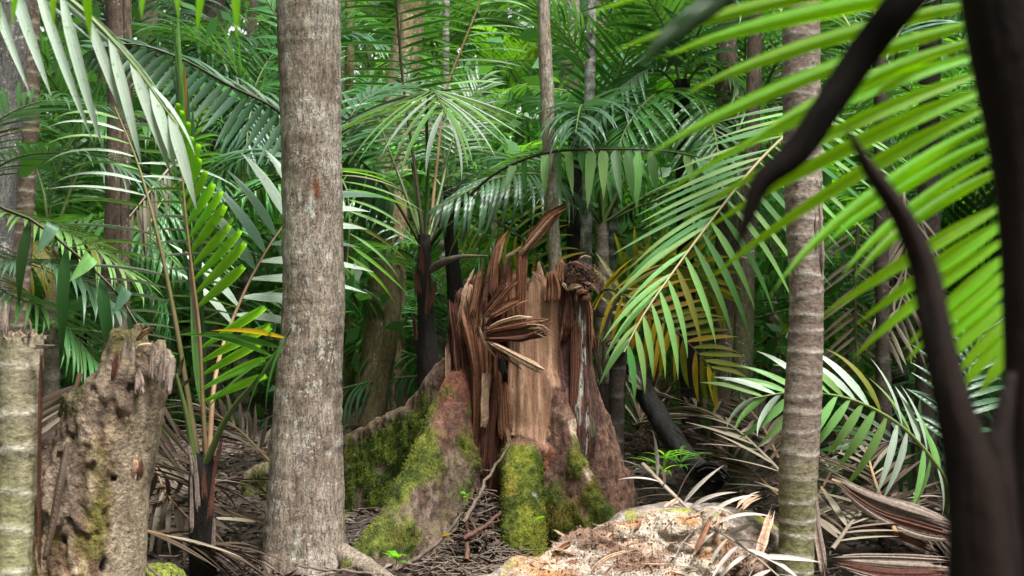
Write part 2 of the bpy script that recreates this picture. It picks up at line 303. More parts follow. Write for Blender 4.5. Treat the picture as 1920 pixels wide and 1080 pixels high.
def leaf_spots(c, n, t0, L, W, A, B, bends, wz, jit, rnd, alt=True, t1=1.0, alpha=(65, 24), lift=0.0):
    """c: sampled rachis. A, B: (v0, v1) world directions at base and tip, 'auto' or None. Yields a 4x4 array and a leaflet kind."""
    T, U, Sd = frames(c); out = []; nc = len(c)
    for si, side in enumerate((A, B)):
        if side is None: continue
        for i in range(n):
            f = (i + (.5 if (si and alt) else 0)) / n; t = t0 + (t1 - t0) * f
            k = min(nc - 1.001, t * (nc - 1)); a = int(k); fr = k - a
            p = c[a] * (1 - fr) + c[min(a + 1, nc - 1)] * fr; tt = T[a]
            if isinstance(side, str):
                up = U[a] if U[a][2] >= 0 else -U[a]; sd_ = np.cross(tt, up) * (1 if si == 0 else -1)
                al = math.radians(alpha[0] + (alpha[1] - alpha[0]) * f ** 1.2); d = math.cos(al) * tt + math.sin(al) * (sd_ * math.cos(lift) + up * math.sin(lift))
            else:
                v0, v1 = unit(side[0]), unit(side[-1])
                if len(side) == 3: d = v0 * (1 - f) ** 2 + unit(side[1]) * 2 * f * (1 - f) + v1 * f * f
                else: d = v0 * (1 - f) + v1 * f
                up = np.cross(d, tt); up = up if up[2] >= 0 else -up
            d = unit(unit(d) + NP.normal(0, jit, 3))
            ln = np.interp(f, np.linspace(0, 1, len(L)), L) * (1 + rnd.uniform(-.16, .12)); wd = W * (1 + rnd.uniform(-.12, .12)) * (.75 + .25 * min(1, ln / max(L)))
            nz = unit(unit(up) * (1 - wz) + np.array([0, 0, wz]) + NP.normal(0, jit * 1.5, 3))
            x, y, z = leaf_basis(d, nz); m = np.eye(4); m[:3, 0] = x * ln; m[:3, 1] = y * wd; m[:3, 2] = z * ln; m[:3, 3] = p
            b = bends[min(int(f * len(bends)), len(bends) - 1)]; b = b if len(b) == 1 else b[rnd.randrange(len(b))]
            out.append((m, b))
    return out
def frond(root, pts, n=24, t0=.15, L=(.35, .5, .4, .2), W=.035, A='auto', B='auto', mat=GREEN, rm=RACH, rr=(.011, .003), bends=('1',), wz=.3, jit=.05,
          joined=False, seed=1, alt=True, t1=1.0, alpha=(65, 24), lift=0., label=None, name='frond', mix=None, drop=.06):
    rnd = random.Random(seed); base = np.array(root.location) if root is not None else np.zeros(3)
    c = catmull([tuple(p) for p in pts], 28) - base
    r = np.linspace(rr[0], rr[1], len(c)); v, q = tube(c, r, 6, .8)
    sp = leaf_spots(c, n, t0, L, W, A, B, bends, wz, jit, rnd, alt, t1, alpha, lift)
    sp = [t for t in sp if rnd.random() > drop]
    me = mesh_np(name, v, q, rm); o = link(name, me, root)
    if label: o['label'] = label
    if joined:
        V, Q, k = [], [], 0
        for m, b in sp:
            lv, lq = LG[b]; V.append(lv @ m[:3, :3].T + m[:3, 3]); Q.append(lq + k); k += len(lv)
        j = link('leaflets', mesh_np('leaflets', np.concatenate(V), np.concatenate(Q), mat), o); j['kind'] = 'stuff'
    else:
        for m, b in sp:
            mm = mat if not mix or rnd.random() > mix[1] else mix[0]
            if mat in (PALE, MID, SILVER, GREEN, BLUE) and rnd.random() < .035: mm = (YELLOW, DRY, OLIVE)[rnd.randrange(3)]
            link('leaflet', leaf_mesh(b, mm), o, Matrix(m.tolist()))
    return o

# ------------------------------------------------------------------ trunks
def trunk_geo(rows, ns=28, step=.02, rough=.01, rings=0, seed=0, lobes=0, tilt=.02):
    """rows: (x, y, z, r) from the foot up. Returns vertices, quads, unit heights along, ring mask."""
    rows = np.asarray(rows, float); Lh = np.linalg.norm(np.diff(rows[:, :3], axis=0), axis=1).sum(); n = max(8, int(Lh / step))
    c4 = catmull(rows, n); c, r = c4[:, :3], np.maximum(c4[:, 3], .002); t, u, s = frames(c); a = np.arange(ns) * 2 * math.pi / ns
    hgt = np.concatenate([[0], np.cumsum(np.linalg.norm(np.diff(c, axis=0), axis=1))])
    rad = np.repeat(r[:, None], ns, 1); ring = np.zeros_like(rad)
    rs = random.Random(seed)
    if rings:
        z = rs.uniform(0, rings)
        while z < hgt[-1]:
            ph, tl = rs.uniform(0, 6.28), rs.uniform(0, tilt)
            d = hgt[:, None] - z - tl * np.cos(a[None, :] + ph); g = np.exp(-(d / (step * .75)) ** 2); ring = np.maximum(ring, g * rs.uniform(.5, 1))
            rad += r[:, None] * (.028 * g - .014 * np.exp(-((d + rings * .3) / (rings * .3)) ** 2) * (d < 0))
            z += rings * rs.uniform(.75, 1.2)
    v = c[:, None, :] + rad[..., None] * (np.cos(a)[None, :, None] * u[:, None, :] + np.sin(a)[None, :, None] * s[:, None, :])
    v = v.reshape(-1, 3); nrm = (v.reshape(n, ns, 3) - c[:, None, :]).reshape(-1, 3); nrm /= np.linalg.norm(nrm, axis=1)[:, None] + 1e-9
    if rough: v = v + nrm * (rough * fbm(v, (22, 22, 6), seed, 4)[:, None] + rough * 1.2 * fbm(v, (5, 5, 2.5), seed + 9, 2)[:, None])
    return v, grid_quads(n, ns), np.repeat(hgt, ns), ring.ravel(), nrm
def bark_colour(v, hgt, ring, pal, seed=0, ringcol=(.5, .44, .38), algae=None, lichen=0.0):
    n1, n2 = fbm(v, (16, 16, 5), seed, 4) * .5 + .5, fbm(v, (4, 4, 2.5), seed + 5, 3) * .5 + .5
    c = mixc(np.tile(np.array(pal[0]), (len(v), 1)), pal[1], sstep(.3, .7, n1)); c = mixc(c, pal[2], sstep(.5, .8, n2))
    if lichen: c = mixc(c, (.52, .50, .44), sstep(1 - lichen, 1.05 - lichen * .6, fbm(v, (30, 30, 18), seed + 3, 4) * .5 + .62))
    if algae: c = mixc(c, algae[0], sstep(algae[1], algae[2], n2 * .5 + .8 - hgt / algae[3]))
    if ring.any(): c = mixc(c, ringcol, np.clip(ring * 1.1 * (.55 + .6 * n1), 0, .9))
    return c
def px_rows(pts, Y, up=0, foot=True):
    """pts: (px, py, width px) from the top down, at distance Y. Carried down to the ground and up by `up` metres."""
    rows = [(*P(x, y, Y), M2(wp, Y) / 2) for x, y, wp in pts][::-1]
    if foot and rows[0][2] > 0:
        a, b = rows[0], rows[1]; k = -(a[2] + .06) / (b[2] - a[2]); rows = [(a[0] + (b[0] - a[0]) * k * .6, Y, -.06, a[3] * 1.05)] + rows
    if up:
        a, b = rows[-2], rows[-1]; k = up / (b[2] - a[2]); rows.append((b[0] + (b[0] - a[0]) * k * .7, Y, b[2] + up, b[3] * .92))
    return rows
TPAL = dict(grey=((.20, .15, .115), (.33, .265, .21), (.45, .385, .325)), brown=((.09, .062, .045), (.15, .105, .075), (.20, .15, .11)),
            palm=((.17, .125, .10), (.24, .185, .15), (.14, .10, .08)), dark=((.022, .016, .013), (.05, .035, .026), (.03, .022, .017)),
            black=((.008, .006, .006), (.02, .015, .012), (.014, .01, .009)), pale=((.28, .22, .16), (.40, .33, .26), (.22, .17, .13)), stub=((.19, .155, .10), (.37, .315, .225), (.25, .22, .135)),
            green=((.05, .06, .04), (.09, .10, .07), (.04, .05, .03)), stone=((.10, .095, .09), (.17, .16, .15), (.24, .23, .21)), moss=((.22, .155, .085), (.33, .25, .15), (.23, .20, .08)))
def trunk_part(root, rows, pal='grey', name='trunk', rings=0, ns=24, step=.03, rough=.006, seed=0, mat=None, ringcol=(.5, .44, .38), algae=None, lichen=0.):
    b = np.array(root.location); rows = [(r[0] - b[0], r[1] - b[1], r[2] - b[2], r[3]) for r in rows]
    v, q, h, ring, nr = trunk_geo(rows, ns, step, rough, rings, seed)
    return link(name, mesh_np(name, v, q, mat or (PALMB if rings else (BARKD if pal in ('black', 'dark') else BARK)), bark_colour(v, h, ring, TPAL[pal], seed, ringcol, algae, lichen)), root)
def tree(name, pts, Y, label, cat='tree', pal='grey', up=3.0, group=None, **k):
    rows = px_rows(pts, Y, up); r = thing(name, (rows[0][0], rows[0][1], 0), label, cat, group); trunk_part(r, rows, pal, **k); return r
# ------------------------------------------------------------------ ground
def ground_z(x, y):
    p = np.stack([x, y, np.zeros_like(x)], -1); return .035 * fbm(p, .9, 3, 3) + .012 * fbm(p, 7, 4, 2) + .26 * np.exp(-((x + .17) / .17) ** 2 - ((y - 5.93) / .24) ** 2) + .10 * np.exp(-((x + .6) / .3) ** 2 - ((y - 6.35) / .3) ** 2)     # soil banked up between the roots
gx = np.sinh(np.linspace(-3.2, 3.2, 260)) * 4.2; gy = -6 + 66 * np.linspace(0, 1, 300) ** 1.7
X, Y_ = np.meshgrid(gx, gy, indexing='ij'); Z = ground_z(X, Y_)
gv = np.stack([X, Y_, Z], -1).reshape(-1, 3); gn = fbm(gv, (9, 9, 9), 8, 4) * .5 + .5
gc = mixc(np.tile(np.array((.045, .032, .026)), (len(gv), 1)), (.12, .088, .07), sstep(.3, .75, gn))
ground = link('ground', mesh_np('ground', gv, grid_quads(260, 300, False)[:, ::-1], col_mat('soil', (30, 30, 30), .5, .8, .03, .9, 90), gc))
tag(ground, 'dark leaf-littered forest soil', kind='structure')

def scatter_leaves(name, n, area, size, mat, label, seed, hz=.02):
    rs = np.random.RandomState(seed); x = rs.uniform(area[0], area[1], n); y = rs.uniform(area[2], area[3], n)
    z = ground_z(x, y) + rs.uniform(.004, hz, n); a = rs.uniform(0, 6.28, n); l = rs.uniform(size[0], size[1], n); wd = l * rs.uniform(.22, .45, n)
    tl = rs.normal(0, .35, (n, 2)); V = np.zeros((n, 6, 3))
    for k, (u, s, h) in enumerate(((-.5, 0, 0), (0, -.5, .12), (0, .5, .12), (.5, 0, .02), (0, 0, -.02), (.3, 0, 0))):
        lx, ly = u * l, s * wd; V[:, k, 0] = x + np.cos(a) * lx - np.sin(a) * ly; V[:, k, 1] = y + np.sin(a) * lx + np.cos(a) * ly
        V[:, k, 2] = np.maximum(z + h * l + tl[:, 0] * lx * .8 + tl[:, 1] * ly, ground_z(V[:, k, 0], V[:, k, 1]) + .003)
    b = (np.arange(n) * 6)[:, None]; T = np.concatenate([b + np.array([t]) for t in ((0, 1, 4), (0, 4, 2), (1, 3, 4), (4, 3, 2))])
    return tag(link(name, mesh_np(name, V.reshape(-1, 3), np.zeros((0, 4)), mat, None, False, T)), label, kind='stuff')
scatter_leaves('leaf_litter', 14000, (-4.5, 4.5, 4.6, 13), (.03, .10), LITTER, 'brown fallen leaves covering the forest floor', 1)
scatter_leaves('leaf_litter', 900, (-.45, .1, 5.3, 6.1), (.025, .07), LITTER, 'dead leaves heaped between the stump roots', 5)
scatter_leaves('leaf_litter', 5000, (-4.5, 4.5, 4.6, 13), (.03, .09), plain_mat('leaf_litter_grey', (.13, .10, .088), (.25, .205, .18), (7, 7, 7), .6, .3), 'greyish curled leaves over the brown leaf litter', 2, .03)
tv, tq, k0 = [], [], 0
for i in range(900):
    x, y = (R.uniform(-3, 3), R.uniform(4.9, 9)) if i % 4 else (R.uniform(-.4, .05), R.uniform(5.3, 6.0)); a = R.uniform(0, 6.28); l = R.uniform(.06, .3); z = float(ground_z(np.array([x]), np.array([y]))[0])
    c = np.array([[x + math.cos(a) * l * (u - .5) + R.uniform(-.01, .01), y + math.sin(a) * l * (u - .5), z + .012 + R.uniform(0, .04)] for u in (0, .5, 1)])
    v, q = tube(c, np.array([1, .9, .6]) * R.uniform(.002, .006), 4); tv.append(v); tq.append(q + k0); k0 += len(v)
tag(link('twig_litter', mesh_np('twig_litter', np.concatenate(tv), np.concatenate(tq), TWIG)), 'thin broken twigs scattered over the leaf litter', kind='stuff')

# ------------------------------------------------------------------ the big stump
SC = np.array([.066, 6.3]); SR = .385
def Yc(px, off=.0):                      # distance of the stump's front face behind pixel column px
    Y = 5.95
    for _ in range(6):
        X = (px - 960) * Y / FPX - SC[0]; Y = SC[1] - math.sqrt(max(.02, SR ** 2 - X * X)) - off
    return Y
FINS = [dict(pl=[(-.12, 6.3, 1.15, .05), (-.38, 6.38, .95, .04), (-.62, 6.65, .66, .04), (-.84, 6.86, .53, .05), (-1.06, 7.06, .40, .06), (-1.55, 7.42, .20, .08), (-2.1, 7.75, .06, .09)], fl=.07, k=.06),
        dict(pl=[(-.20, 6.16, .98, .08), (-.31, 6.02, .90, .07), (-.385, 5.90, .69, .07), (-.48, 5.75, .46, .075), (-.61, 5.58, .25, .085), (-.74, 5.42, .08, .085)], fl=.075, k=.09),
        dict(pl=[(.06, 6.15, .58, .07), (.048, 5.92, .56, .075), (.052, 5.80, .44, .085), (.06, 5.70, .22, .10), (.065, 5.66, .02, .10)], fl=.02, k=.09),
        dict(pl=[(.17, 6.12, 1.05, .06), (.26, 5.98, .80, .035), (.345, 5.88, .50, .028), (.44, 5.79, .30, .026), (.56, 5.70, .12, .03)], fl=.075, k=.03),
        dict(pl=[(.18, 6.36, 1.2, .12), (.38, 6.33, .95, .12), (.50, 6.29, .66, .14), (.58, 6.25, .36, .15), (.64, 6.20, .06, .14)], fl=.05, k=.09),
        dict(pl=[(.1, 6.4, .9, .09), (.3, 6.75, .5, .09), (.6, 7.15, .08, .1)], fl=.06, k=.09),
        dict(pl=[(-.05, 6.4, .9, .09), (-.2, 6.8, .45, .09), (-.35, 7.2, .05, .1)], fl=.06, k=.09)]
def fin_sdf(p, F):
    best = None
    for a, b in zip(F['pl'][:-1], F['pl'][1:]):
        a, b = np.array(a, np.float32), np.array(b, np.float32); ab = b[:2] - a[:2]
        t = np.clip(((p[..., :2] - a[:2]) @ ab) / (ab @ ab), 0, 1); d = np.linalg.norm(p[..., :2] - (a[:2] + t[..., None] * ab), axis=-1)
        cr, th = a[2] + t * (b[2] - a[2]), a[3] + t * (b[3] - a[3])
        if best is None: best, C_, T_ = d, cr, th
        else: m = d < best; best = np.where(m, d, best); C_ = np.where(m, cr, C_); T_ = np.where(m, th, T_)
    low = np.clip((C_ - p[..., 2]) / .5, 0, 1)
    return smax(best - T_ - F['fl'] * low ** 1.3, (p[..., 2] - C_) * .8, F['k'])
def stump_core(p):
    x, y, z = p[..., 0] - SC[0], p[..., 1] - SC[1], p[..., 2]
    rho = np.sqrt(x * x + y * y) + 1e-6; th = np.degrees(np.arctan2(x, -y))
    r = SR - .012 - .10 * sstep(.55, .12, z) + .03 * sstep(1.1, .55, z) + .012 * np.sin(np.radians(th) * 7 + 1) + .008 * np.sin(np.radians(th) * 13 + z * 2)
    win = sstep(-16, -12, th) * (1 - sstep(29, 33, th)); r = r - .055 * win * sstep(.50, .55, z)
    r = r - .10 * np.exp(-((th + 21) / 4.5) ** 2) * sstep(.1, .3, z) * (1 - sstep(1.0, 1.2, z)) - .045 * np.exp(-((th - 37) / 4) ** 2) * sstep(.3, .5, z)
    r = r - .035 * np.exp(-((th + 45) / 3) ** 2) - .03 * np.exp(-((th - 62) / 3) ** 2)
    H = np.interp(th, [-180, -120, -75, -45, -25, -12, 0, 10, 18, 24, 40, 60, 80, 110, 180], [1.2, 1.3, 1.30, 1.36, 1.32, 1.26, 1.36, 1.41, 1.46, 1.34, 1.33, 1.36, 1.28, 1.15, 1.2])
    xy = np.stack([x[:, :, 0], y[:, :, 0], x[:, :, 0] * 0], -1); j = fbm(xy, 20, 31, 3)[:, :, None]
    H = H + .11 * j - .16 * sstep(.26, .12, rho)
    return smax(rho - r, (z - H) * .7, .008)
H_ = .0125
g, o0 = grid3((-2.0, 5.2, -.05), (.92, 7.45, 1.62), H_)
fs = []
full = np.full(g.shape[:3], 1e3, np.float32)
def sub(lo, hi):
    a = [max(0, int((lo[k] - o0[k]) / H_)) for k in range(3)]; b = [min(g.shape[k], int((hi[k] - o0[k]) / H_) + 1) for k in range(3)]
    return tuple(slice(a[k], b[k]) for k in range(3))
F_all = full.copy(); lab = np.zeros(g.shape[:3], np.int8); bestv = full.copy()
s_ = sub((-.6, 5.6, -.05), (.75, 7.0, 1.62)); cv = stump_core(g[s_]); F_all[s_] = cv; bestv[s_] = cv
for i, Fn in enumerate(FINS):
    pl = np.array(Fn['pl']); s_ = sub((pl[:, 0].min() - .4, pl[:, 1].min() - .4, -.05), (pl[:, 0].max() + .4, pl[:, 1].max() + .4, pl[:, 2].max() + .2))
    fv = fin_sdf(g[s_], Fn)
    cur = F_all[s_]; F_all[s_] = np.where(cur > 100, fv, smin(cur, fv, .075)); m = fv + (.02 if i != 2 else 0) < bestv[s_]; bb = bestv[s_]; bb[m] = fv[m]; bestv[s_] = bb; ll = lab[s_]; ll[m] = i + 1; lab[s_] = ll
F_all = np.minimum(F_all, 1.0)
sv, sq = nets(F_all, o0, H_); sv = sv.astype(np.float32); sn = vnormals(sv, sq)
li = np.clip(((sv - o0) / H_).round().astype(int), 0, np.array(g.shape[:3]) - 1); sl_ = lab[li[:, 0], li[:, 1], li[:, 2]]
del g, F_all, bestv, full
x, y, z = sv[:, 0] - SC[0], sv[:, 1] - SC[1], sv[:, 2]; th = np.degrees(np.arctan2(x, -y)); rho = np.hypot(x, y)
core = (sl_ == 0) | ((z + .12 * fbm(sv, (9, 9, 5), 58, 3) > .74) & (sl_ != 1)); ang = np.stack([np.radians(th) * .4, np.zeros_like(z), z], -1)
panel = sstep(-16, -13, th) * (1 - sstep(30, 33, th)) * sstep(.5, .56, z) * (rho > .2)
grain = fbm(ang, (55, 1, 2.2), 51, 4); rougher = fbm(sv, (26, 26, 9), 52, 4); lump = fbm(sv, (7, 7, 5), 53, 3)
cell = .5 * (1 - np.abs(vnoise(sv + .04 * np.stack([lump] * 3, -1), (26, 26, 34), 54))) + .5 * (1 - np.abs(vnoise(sv + .03 * np.stack([rougher] * 3, -1), (48, 48, 20), 55)))
moss = np.zeros(len(sv)); nm = fbm(sv, (9, 9, 7), 60, 4)
moss = np.where(sl_ == 1, sstep(-.35, .1, nm + .4 - 1.2 * np.abs(z - .35) * (x < -.3)), moss)
moss = np.where(sl_ == 2, sstep(-.1, .55, nm + .35 * sn[:, 2] - .3 * sn[:, 0] + .55 - 2.1 * np.abs(z - .46) + .75 * np.exp(-((z - .12) / .08) ** 2) * (x < -.55)), moss)
moss = np.where(sl_ == 3, sstep(-.35, .05, nm + .45 - 1.6 * np.maximum(z - .42, 0) * 2), moss)
moss = np.where(sl_ == 4, sstep(-.1, .25, nm + .6 - 2.2 * np.maximum(z - .12, 0)) * (y < -.25), moss)
moss = np.maximum(moss, np.where(sl_ == 0, sstep(.1, .4, nm + .3 - 1.0 * np.abs(z - .45)) * (th < -30) * (th > -75), 0)) * (1 - panel)
plate = sstep(.0, .06, fbm(sv, (12, 12, 7), 56, 3)); disp = .016 * rougher + .016 * lump + .007 * plate; disp = np.where(core, .010 * grain + .006 * rougher * (1 - panel), disp)
disp = np.where(sl_ == 5, .016 * (cell - .6) + .010 * rougher, disp); disp = disp + moss * (.010 + .012 * fbm(sv, 45, 61, 3))
sv = sv + sn * disp[:, None]
col = mixc(np.tile(np.array((.10, .031, .018)), (len(sv), 1)), (.24, .095, .053), sstep(-.3, .4, grain))
col = mixc(col, (.055, .022, .018), sstep(.15, .5, fbm(sv, (14, 14, 3), 63, 3)) * .7)
pc = mixc(np.tile(np.array((.27, .14, .085)), (len(sv), 1)), (.44, .265, .17), sstep(-.35, .4, grain)); pc = mixc(pc, (.21, .105, .065), sstep(.1, .5, fbm(ang, (18, 1, 1.2), 64, 3)))
col = col * (1 - panel[:, None]) + pc * panel[:, None]
right = core & (th > 34); rc = mixc(np.tile(np.array((.085, .037, .033)), (len(sv), 1)), (.19, .085, .06), sstep(-.2, .4, grain))
rc = mixc(rc, (.45, .42, .37), sstep(.30, .42, fbm(ang, (40, 1, 6), 65, 3)) * (th > 44) * (th < 66)); rc = mixc(rc, (.11, .12, .06), sstep(.0, .4, nm) * (th > 60) * .8)
col = np.where(right[:, None], rc, col)
bk = mixc(np.tile(np.array((.105, .066, .048)), (len(sv), 1)), (.235, .165, .125), sstep(-.3, .4, rougher)); bk = mixc(bk, (.30, .23, .20), sstep(.25, .5, lump) * .6)
root_ = ~core; up_ = sstep(.34, .66, z + .14 * nm)[:, None] * np.where(sl_ == 1, .25, .85)[:, None]; bk = bk * (1 - up_) + (col * .5 + np.array((.075, .032, .02))) * up_; col = np.where(root_[:, None], bk, col)
rb = mixc(np.tile(np.array((.055, .028, .02)), (len(sv), 1)), (.20, .105, .075), sstep(.3, .9, cell + .3 * rougher)); col = np.where(((sl_ == 5))[:, None], rb, col)
r4 = mixc(np.tile(np.array((.12, .06, .045)), (len(sv), 1)), (.21, .12, .085), sstep(-.3, .4, rougher)); col = np.where((sl_ == 4)[:, None], r4, col)
col = mixc(col, (.55, .40, .30), ((sl_ == 4) & (z > .06) & (z < .66)) * sstep(.055, .03, np.interp(sv[:, 0], [.17, .26, .345, .44, .56], [1.05, .80, .50, .30, .12]) - z + .012 * rougher))       # raw wood along the torn crest
mc = mixc(np.tile(np.array((.045, .064, .010)), (len(sv), 1)), (.150, .168, .022), sstep(-.35, .35, fbm(sv, 14, 66, 4))); mc = mixc(mc, (.20, .15, .03), sstep(.2, .5, fbm(sv, 6, 67, 3)) * .7)
mc = np.where((sl_ == 3)[:, None], mc * np.array((1.45, 1.4, 1.2)), mc); mc = np.where((sl_ == 1)[:, None], mc * np.array((.85, 1.0, .9)), mc)
moss = moss * (1 - (sl_ == 1) * sstep(.075, .035, np.interp(-sv[:, 0], [.38, .62, .84, 1.06, 1.55, 2.1], [.95, .66, .53, .40, .20, .06]) - z + .03 * lump) * sstep(-.3, .1, nm) * .9)      # the crest of the long root is bare
col = col * (1 - moss[:, None]) + mc * moss[:, None]
lp = ((sl_ == 3) & (moss > .2)) * sstep(.36, .46, fbm(sv, (18, 18, 10), 68, 3)); col = mixc(col, (.50, .42, .36), lp)
top = core & (z > 1.15) & (sn[:, 2] > .5); col = mixc(col, (.07, .035, .028), top * .7)
ROOTB = col_mat('root_bark', (42, 42, 26), .5, .9, .016, .85, 80)
stump = thing('tree_stump', (.066, 6.3, 0), 'huge broken tree stump with splintered top and mossy buttress roots', 'stump')
SB = np.array(stump.location)
fl = sl_[sq]; flab = np.where((fl == fl[:, :1]).all(1), fl[:, 0], np.median(fl, axis=1).astype(int))
flab = np.where((panel[sq].mean(1) > .5) & (flab == 0), 8, flab)
for _ in range(3):                        # small islands join the part around them
    for i in range(9):
        fi = np.where(flab == i)[0]
        if not len(fi): continue
        lbv = np.arange(len(sv)); q_ = sq[fi]
        for it in range(400):
            mn = lbv[q_].min(1); nl_ = lbv.copy(); np.minimum.at(nl_, q_.ravel(), np.repeat(mn, 4)); nl_ = nl_[nl_]
            if (nl_ == lbv).all(): break
            lbv = nl_
        comp, cnt_ = np.unique(lbv[q_[:, 0]], return_counts=True); big = comp[cnt_.argmax()]; bad = fi[lbv[q_[:, 0]] != big]
        if len(bad):
            votes = np.zeros((len(sv), 9), np.int32); ok = np.ones(len(sq), bool); ok[bad] = False
            for k in range(4): np.add.at(votes, (sq[ok][:, k], flab[ok]), 1)
            for it in range(30):
                vb = votes[sq[bad]].sum(1); vb[:, i] = 0; has = vb.sum(1) > 0
                if not has.any(): break
                flab[bad[has]] = vb[has].argmax(1); done = bad[has]
                for k in range(4): np.add.at(votes, (sq[done][:, k], flab[done]), 1)
                bad = bad[~has]
                if not len(bad): break
rlab = {1: 'long mossy buttress root running far back', 2: 'broad mossy root sloping to the front', 3: 'stubby root coated in bright moss', 4: 'root with raw torn wood along its crest', 5: 'brown root with cracked bark'}
for i in range(9):
    q = sq[flab == i]
    if not len(q): continue
    us, inv = np.unique(q, return_inverse=True); nm_ = {0: 'trunk_base', 8: 'exposed_wood'}.get(i, 'buttress_root')
    o = link(nm_, mesh_np(nm_, sv[us] - SB, inv.reshape(-1, 4), {0: WOOD, 8: PANEL}.get(i, ROOTB), col[us]), stump)
    if i in rlab: o['label'] = rlab[i]
# moss cushions: short blades standing on the mossy skin
mi = np.where((moss > .55) & (sv[:, 1] < 7.3) & (sn[:, 1] < .35))[0]; mi = np.repeat(mi, 4); mi = mi[NP.uniform(0, 1, len(mi)) < moss[mi] ** 2 * .9]; n_ = len(mi)
def fuzz(base, nrm, ln, wd, seed):
    rs = np.random.RandomState(seed); n = len(base); p = base + rs.normal(0, .005, (n, 3)); d = nrm + rs.normal(0, .45, (n, 3)) + np.array([0, 0, .15]); d /= np.linalg.norm(d, axis=1)[:, None]
    sd_ = np.cross(d, rs.normal(0, 1, (n, 3))); sd_ /= np.linalg.norm(sd_, axis=1)[:, None] + 1e-9
    l, w_ = rs.uniform(ln[0], ln[1], (n, 1)), rs.uniform(wd[0], wd[1], (n, 1)); V = np.stack([p - sd_ * w_, p + sd_ * w_, p + d * l], 1).reshape(-1, 3)
    return V, np.arange(n * 3).reshape(-1, 3)
V, T = fuzz(sv[mi], sn[mi], (.004, .012), (.0012, .0026), 3); mcol = np.repeat(mc[mi] * NP.uniform(.8, 1.35, (n_, 1)), 3, 0)
mo = link('moss', mesh_np('moss', V - SB, np.zeros((0, 4)), col_mat('moss', (20, 20, 20), .2, 0, .001, .9, 60), mcol, True, T), stump); mo['kind'] = 'stuff'

STRIP_PAL = {SPLW.name: ((.12, .042, .022), (.31, .15, .085)), SPLP.name: ((.32, .19, .12), (.54, .37, .265)), SPLD.name: ((.055, .02, .015), (.18, .072, .046)), CHAR.name: ((.006, .005, .005), (.03, .024, .02)), SHEATH.name: ((.12, .08, .065), (.36, .28, .23))}
def splinter(root, pts, wpx, thick, mat, seed=0, name='splinter', nc=12, jag=.12, seg=20, taper=(1, 1), curl=0., label=None):
    """A torn strip of wood: flat section with ridges along the grain, ends frayed fibre by fibre, each fibre with a tone of its own."""
    rs = np.random.RandomState(seed + 1000); b = np.array(root.location); thick = thick * .75
    c = catmull([(*P(*p), M2(w_, p[2])) for p, w_ in zip(pts, wpx)], seg); cc, wd = c[:, :3] - b, np.maximum(c[:, 3], .002)
    T_, U_, S_ = frames(cc)
    view = unit(cc.mean(0) + b - np.array([0, 0, EYE])); tw = rs.uniform(-.5, .5); side = np.cross(T_, view[None, :]); side /= np.linalg.norm(side, axis=1)[:, None]; dep = np.cross(side, T_)
    dep = np.where((dep @ view)[:, None] < 0, dep, -dep); side, dep = side * math.cos(tw) + dep * math.sin(tw), dep * math.cos(tw) - side * math.sin(tw)
    nl = nc + 2; s = np.linspace(-1, 1, nl) + rs.uniform(-.5, .5, nl) / nl; s[0], s[-1] = -1, 1
    e0 = np.abs(rs.normal(0, jag, nl)) * taper[0]; e1 = np.abs(rs.normal(0, jag * 1.3, nl)) * taper[1]; cap = 1.3 * wd.mean() / (np.linalg.norm(np.diff(cc, axis=0), axis=1).sum() + 1e-6) + .03; e0, e1 = np.minimum(e0, min(.35, cap)), np.minimum(e1, min(.45, cap * 1.3)); e0[rs.randint(nl)] = 0; e1[rs.randint(nl)] = 0
    rid = rs.uniform(-1, 1, nl) * thick * .6; tone = np.clip(rs.normal(.5, .22, nl), 0, 1); idx = np.arange(seg) / (seg - 1); F_, B_ = np.zeros((seg, nl, 3)), np.zeros((seg, nl, 3)); ctone = np.zeros((seg, nl))
    for k in range(nl):
        t = e0[k] + (1 - e0[k] - e1[k]) * idx; f = t * (seg - 1); i0 = np.clip(f.astype(int), 0, seg - 2); fr = (f - i0)[:, None]
        ctr = cc[i0] * (1 - fr) + cc[i0 + 1] * fr; w2 = (wd[i0] * (1 - fr[:, 0]) + wd[i0 + 1] * fr[:, 0]) / 2; end = np.minimum(1, np.minimum(idx, 1 - idx) * 9 + .08)
        off = side[i0] * (s[k] * w2 * (1 + .10 * np.sin(idx * rs.uniform(5, 14) + k)))[:, None]; bow = .10 * w2 * (1 - s[k] ** 2)
        F_[:, k] = ctr + off + dep[i0] * (bow + rid[k] + thick * end)[:, None]; B_[:, k] = ctr + off + dep[i0] * (bow + rid[k] * .5 - thick * end)[:, None]
        ctone[:, k] = tone[k] + .15 * np.sin(idx * 7 + k * 2)
    v = np.concatenate([F_, B_[:, ::-1]], 1); n2 = nl * 2; v = v.reshape(-1, 3); tn = np.clip(np.concatenate([ctone, ctone[:, ::-1]], 1).ravel(), 0, 1); p0, p1 = STRIP_PAL[mat.name]
    col = mixc(np.tile(np.array(p0), (len(v), 1)), p1, tn); tris = []
    for r0, fl in ((0, False), ((seg - 1) * n2, True)):
        for k in range(nl - 1):
            qd = (r0 + k, r0 + k + 1, r0 + n2 - 2 - k, r0 + n2 - 1 - k); tr = [(qd[0], qd[1], qd[2]), (qd[0], qd[2], qd[3])]; tris += [t[::-1] for t in tr] if fl else tr
    o = link(name, mesh_np(name, v, grid_quads(seg, n2), STRIP, col, False, np.array(tris)), root)
    if label: o['label'] = label
    return o
def sp(pts, wpx, thick, mat, off=.01, seed=0, **k):
    return splinter(stump, [(p[0], p[1], Yc(p[0], off) if len(p) == 2 else p[2]) for p in pts], wpx, thick, mat, seed, **k)
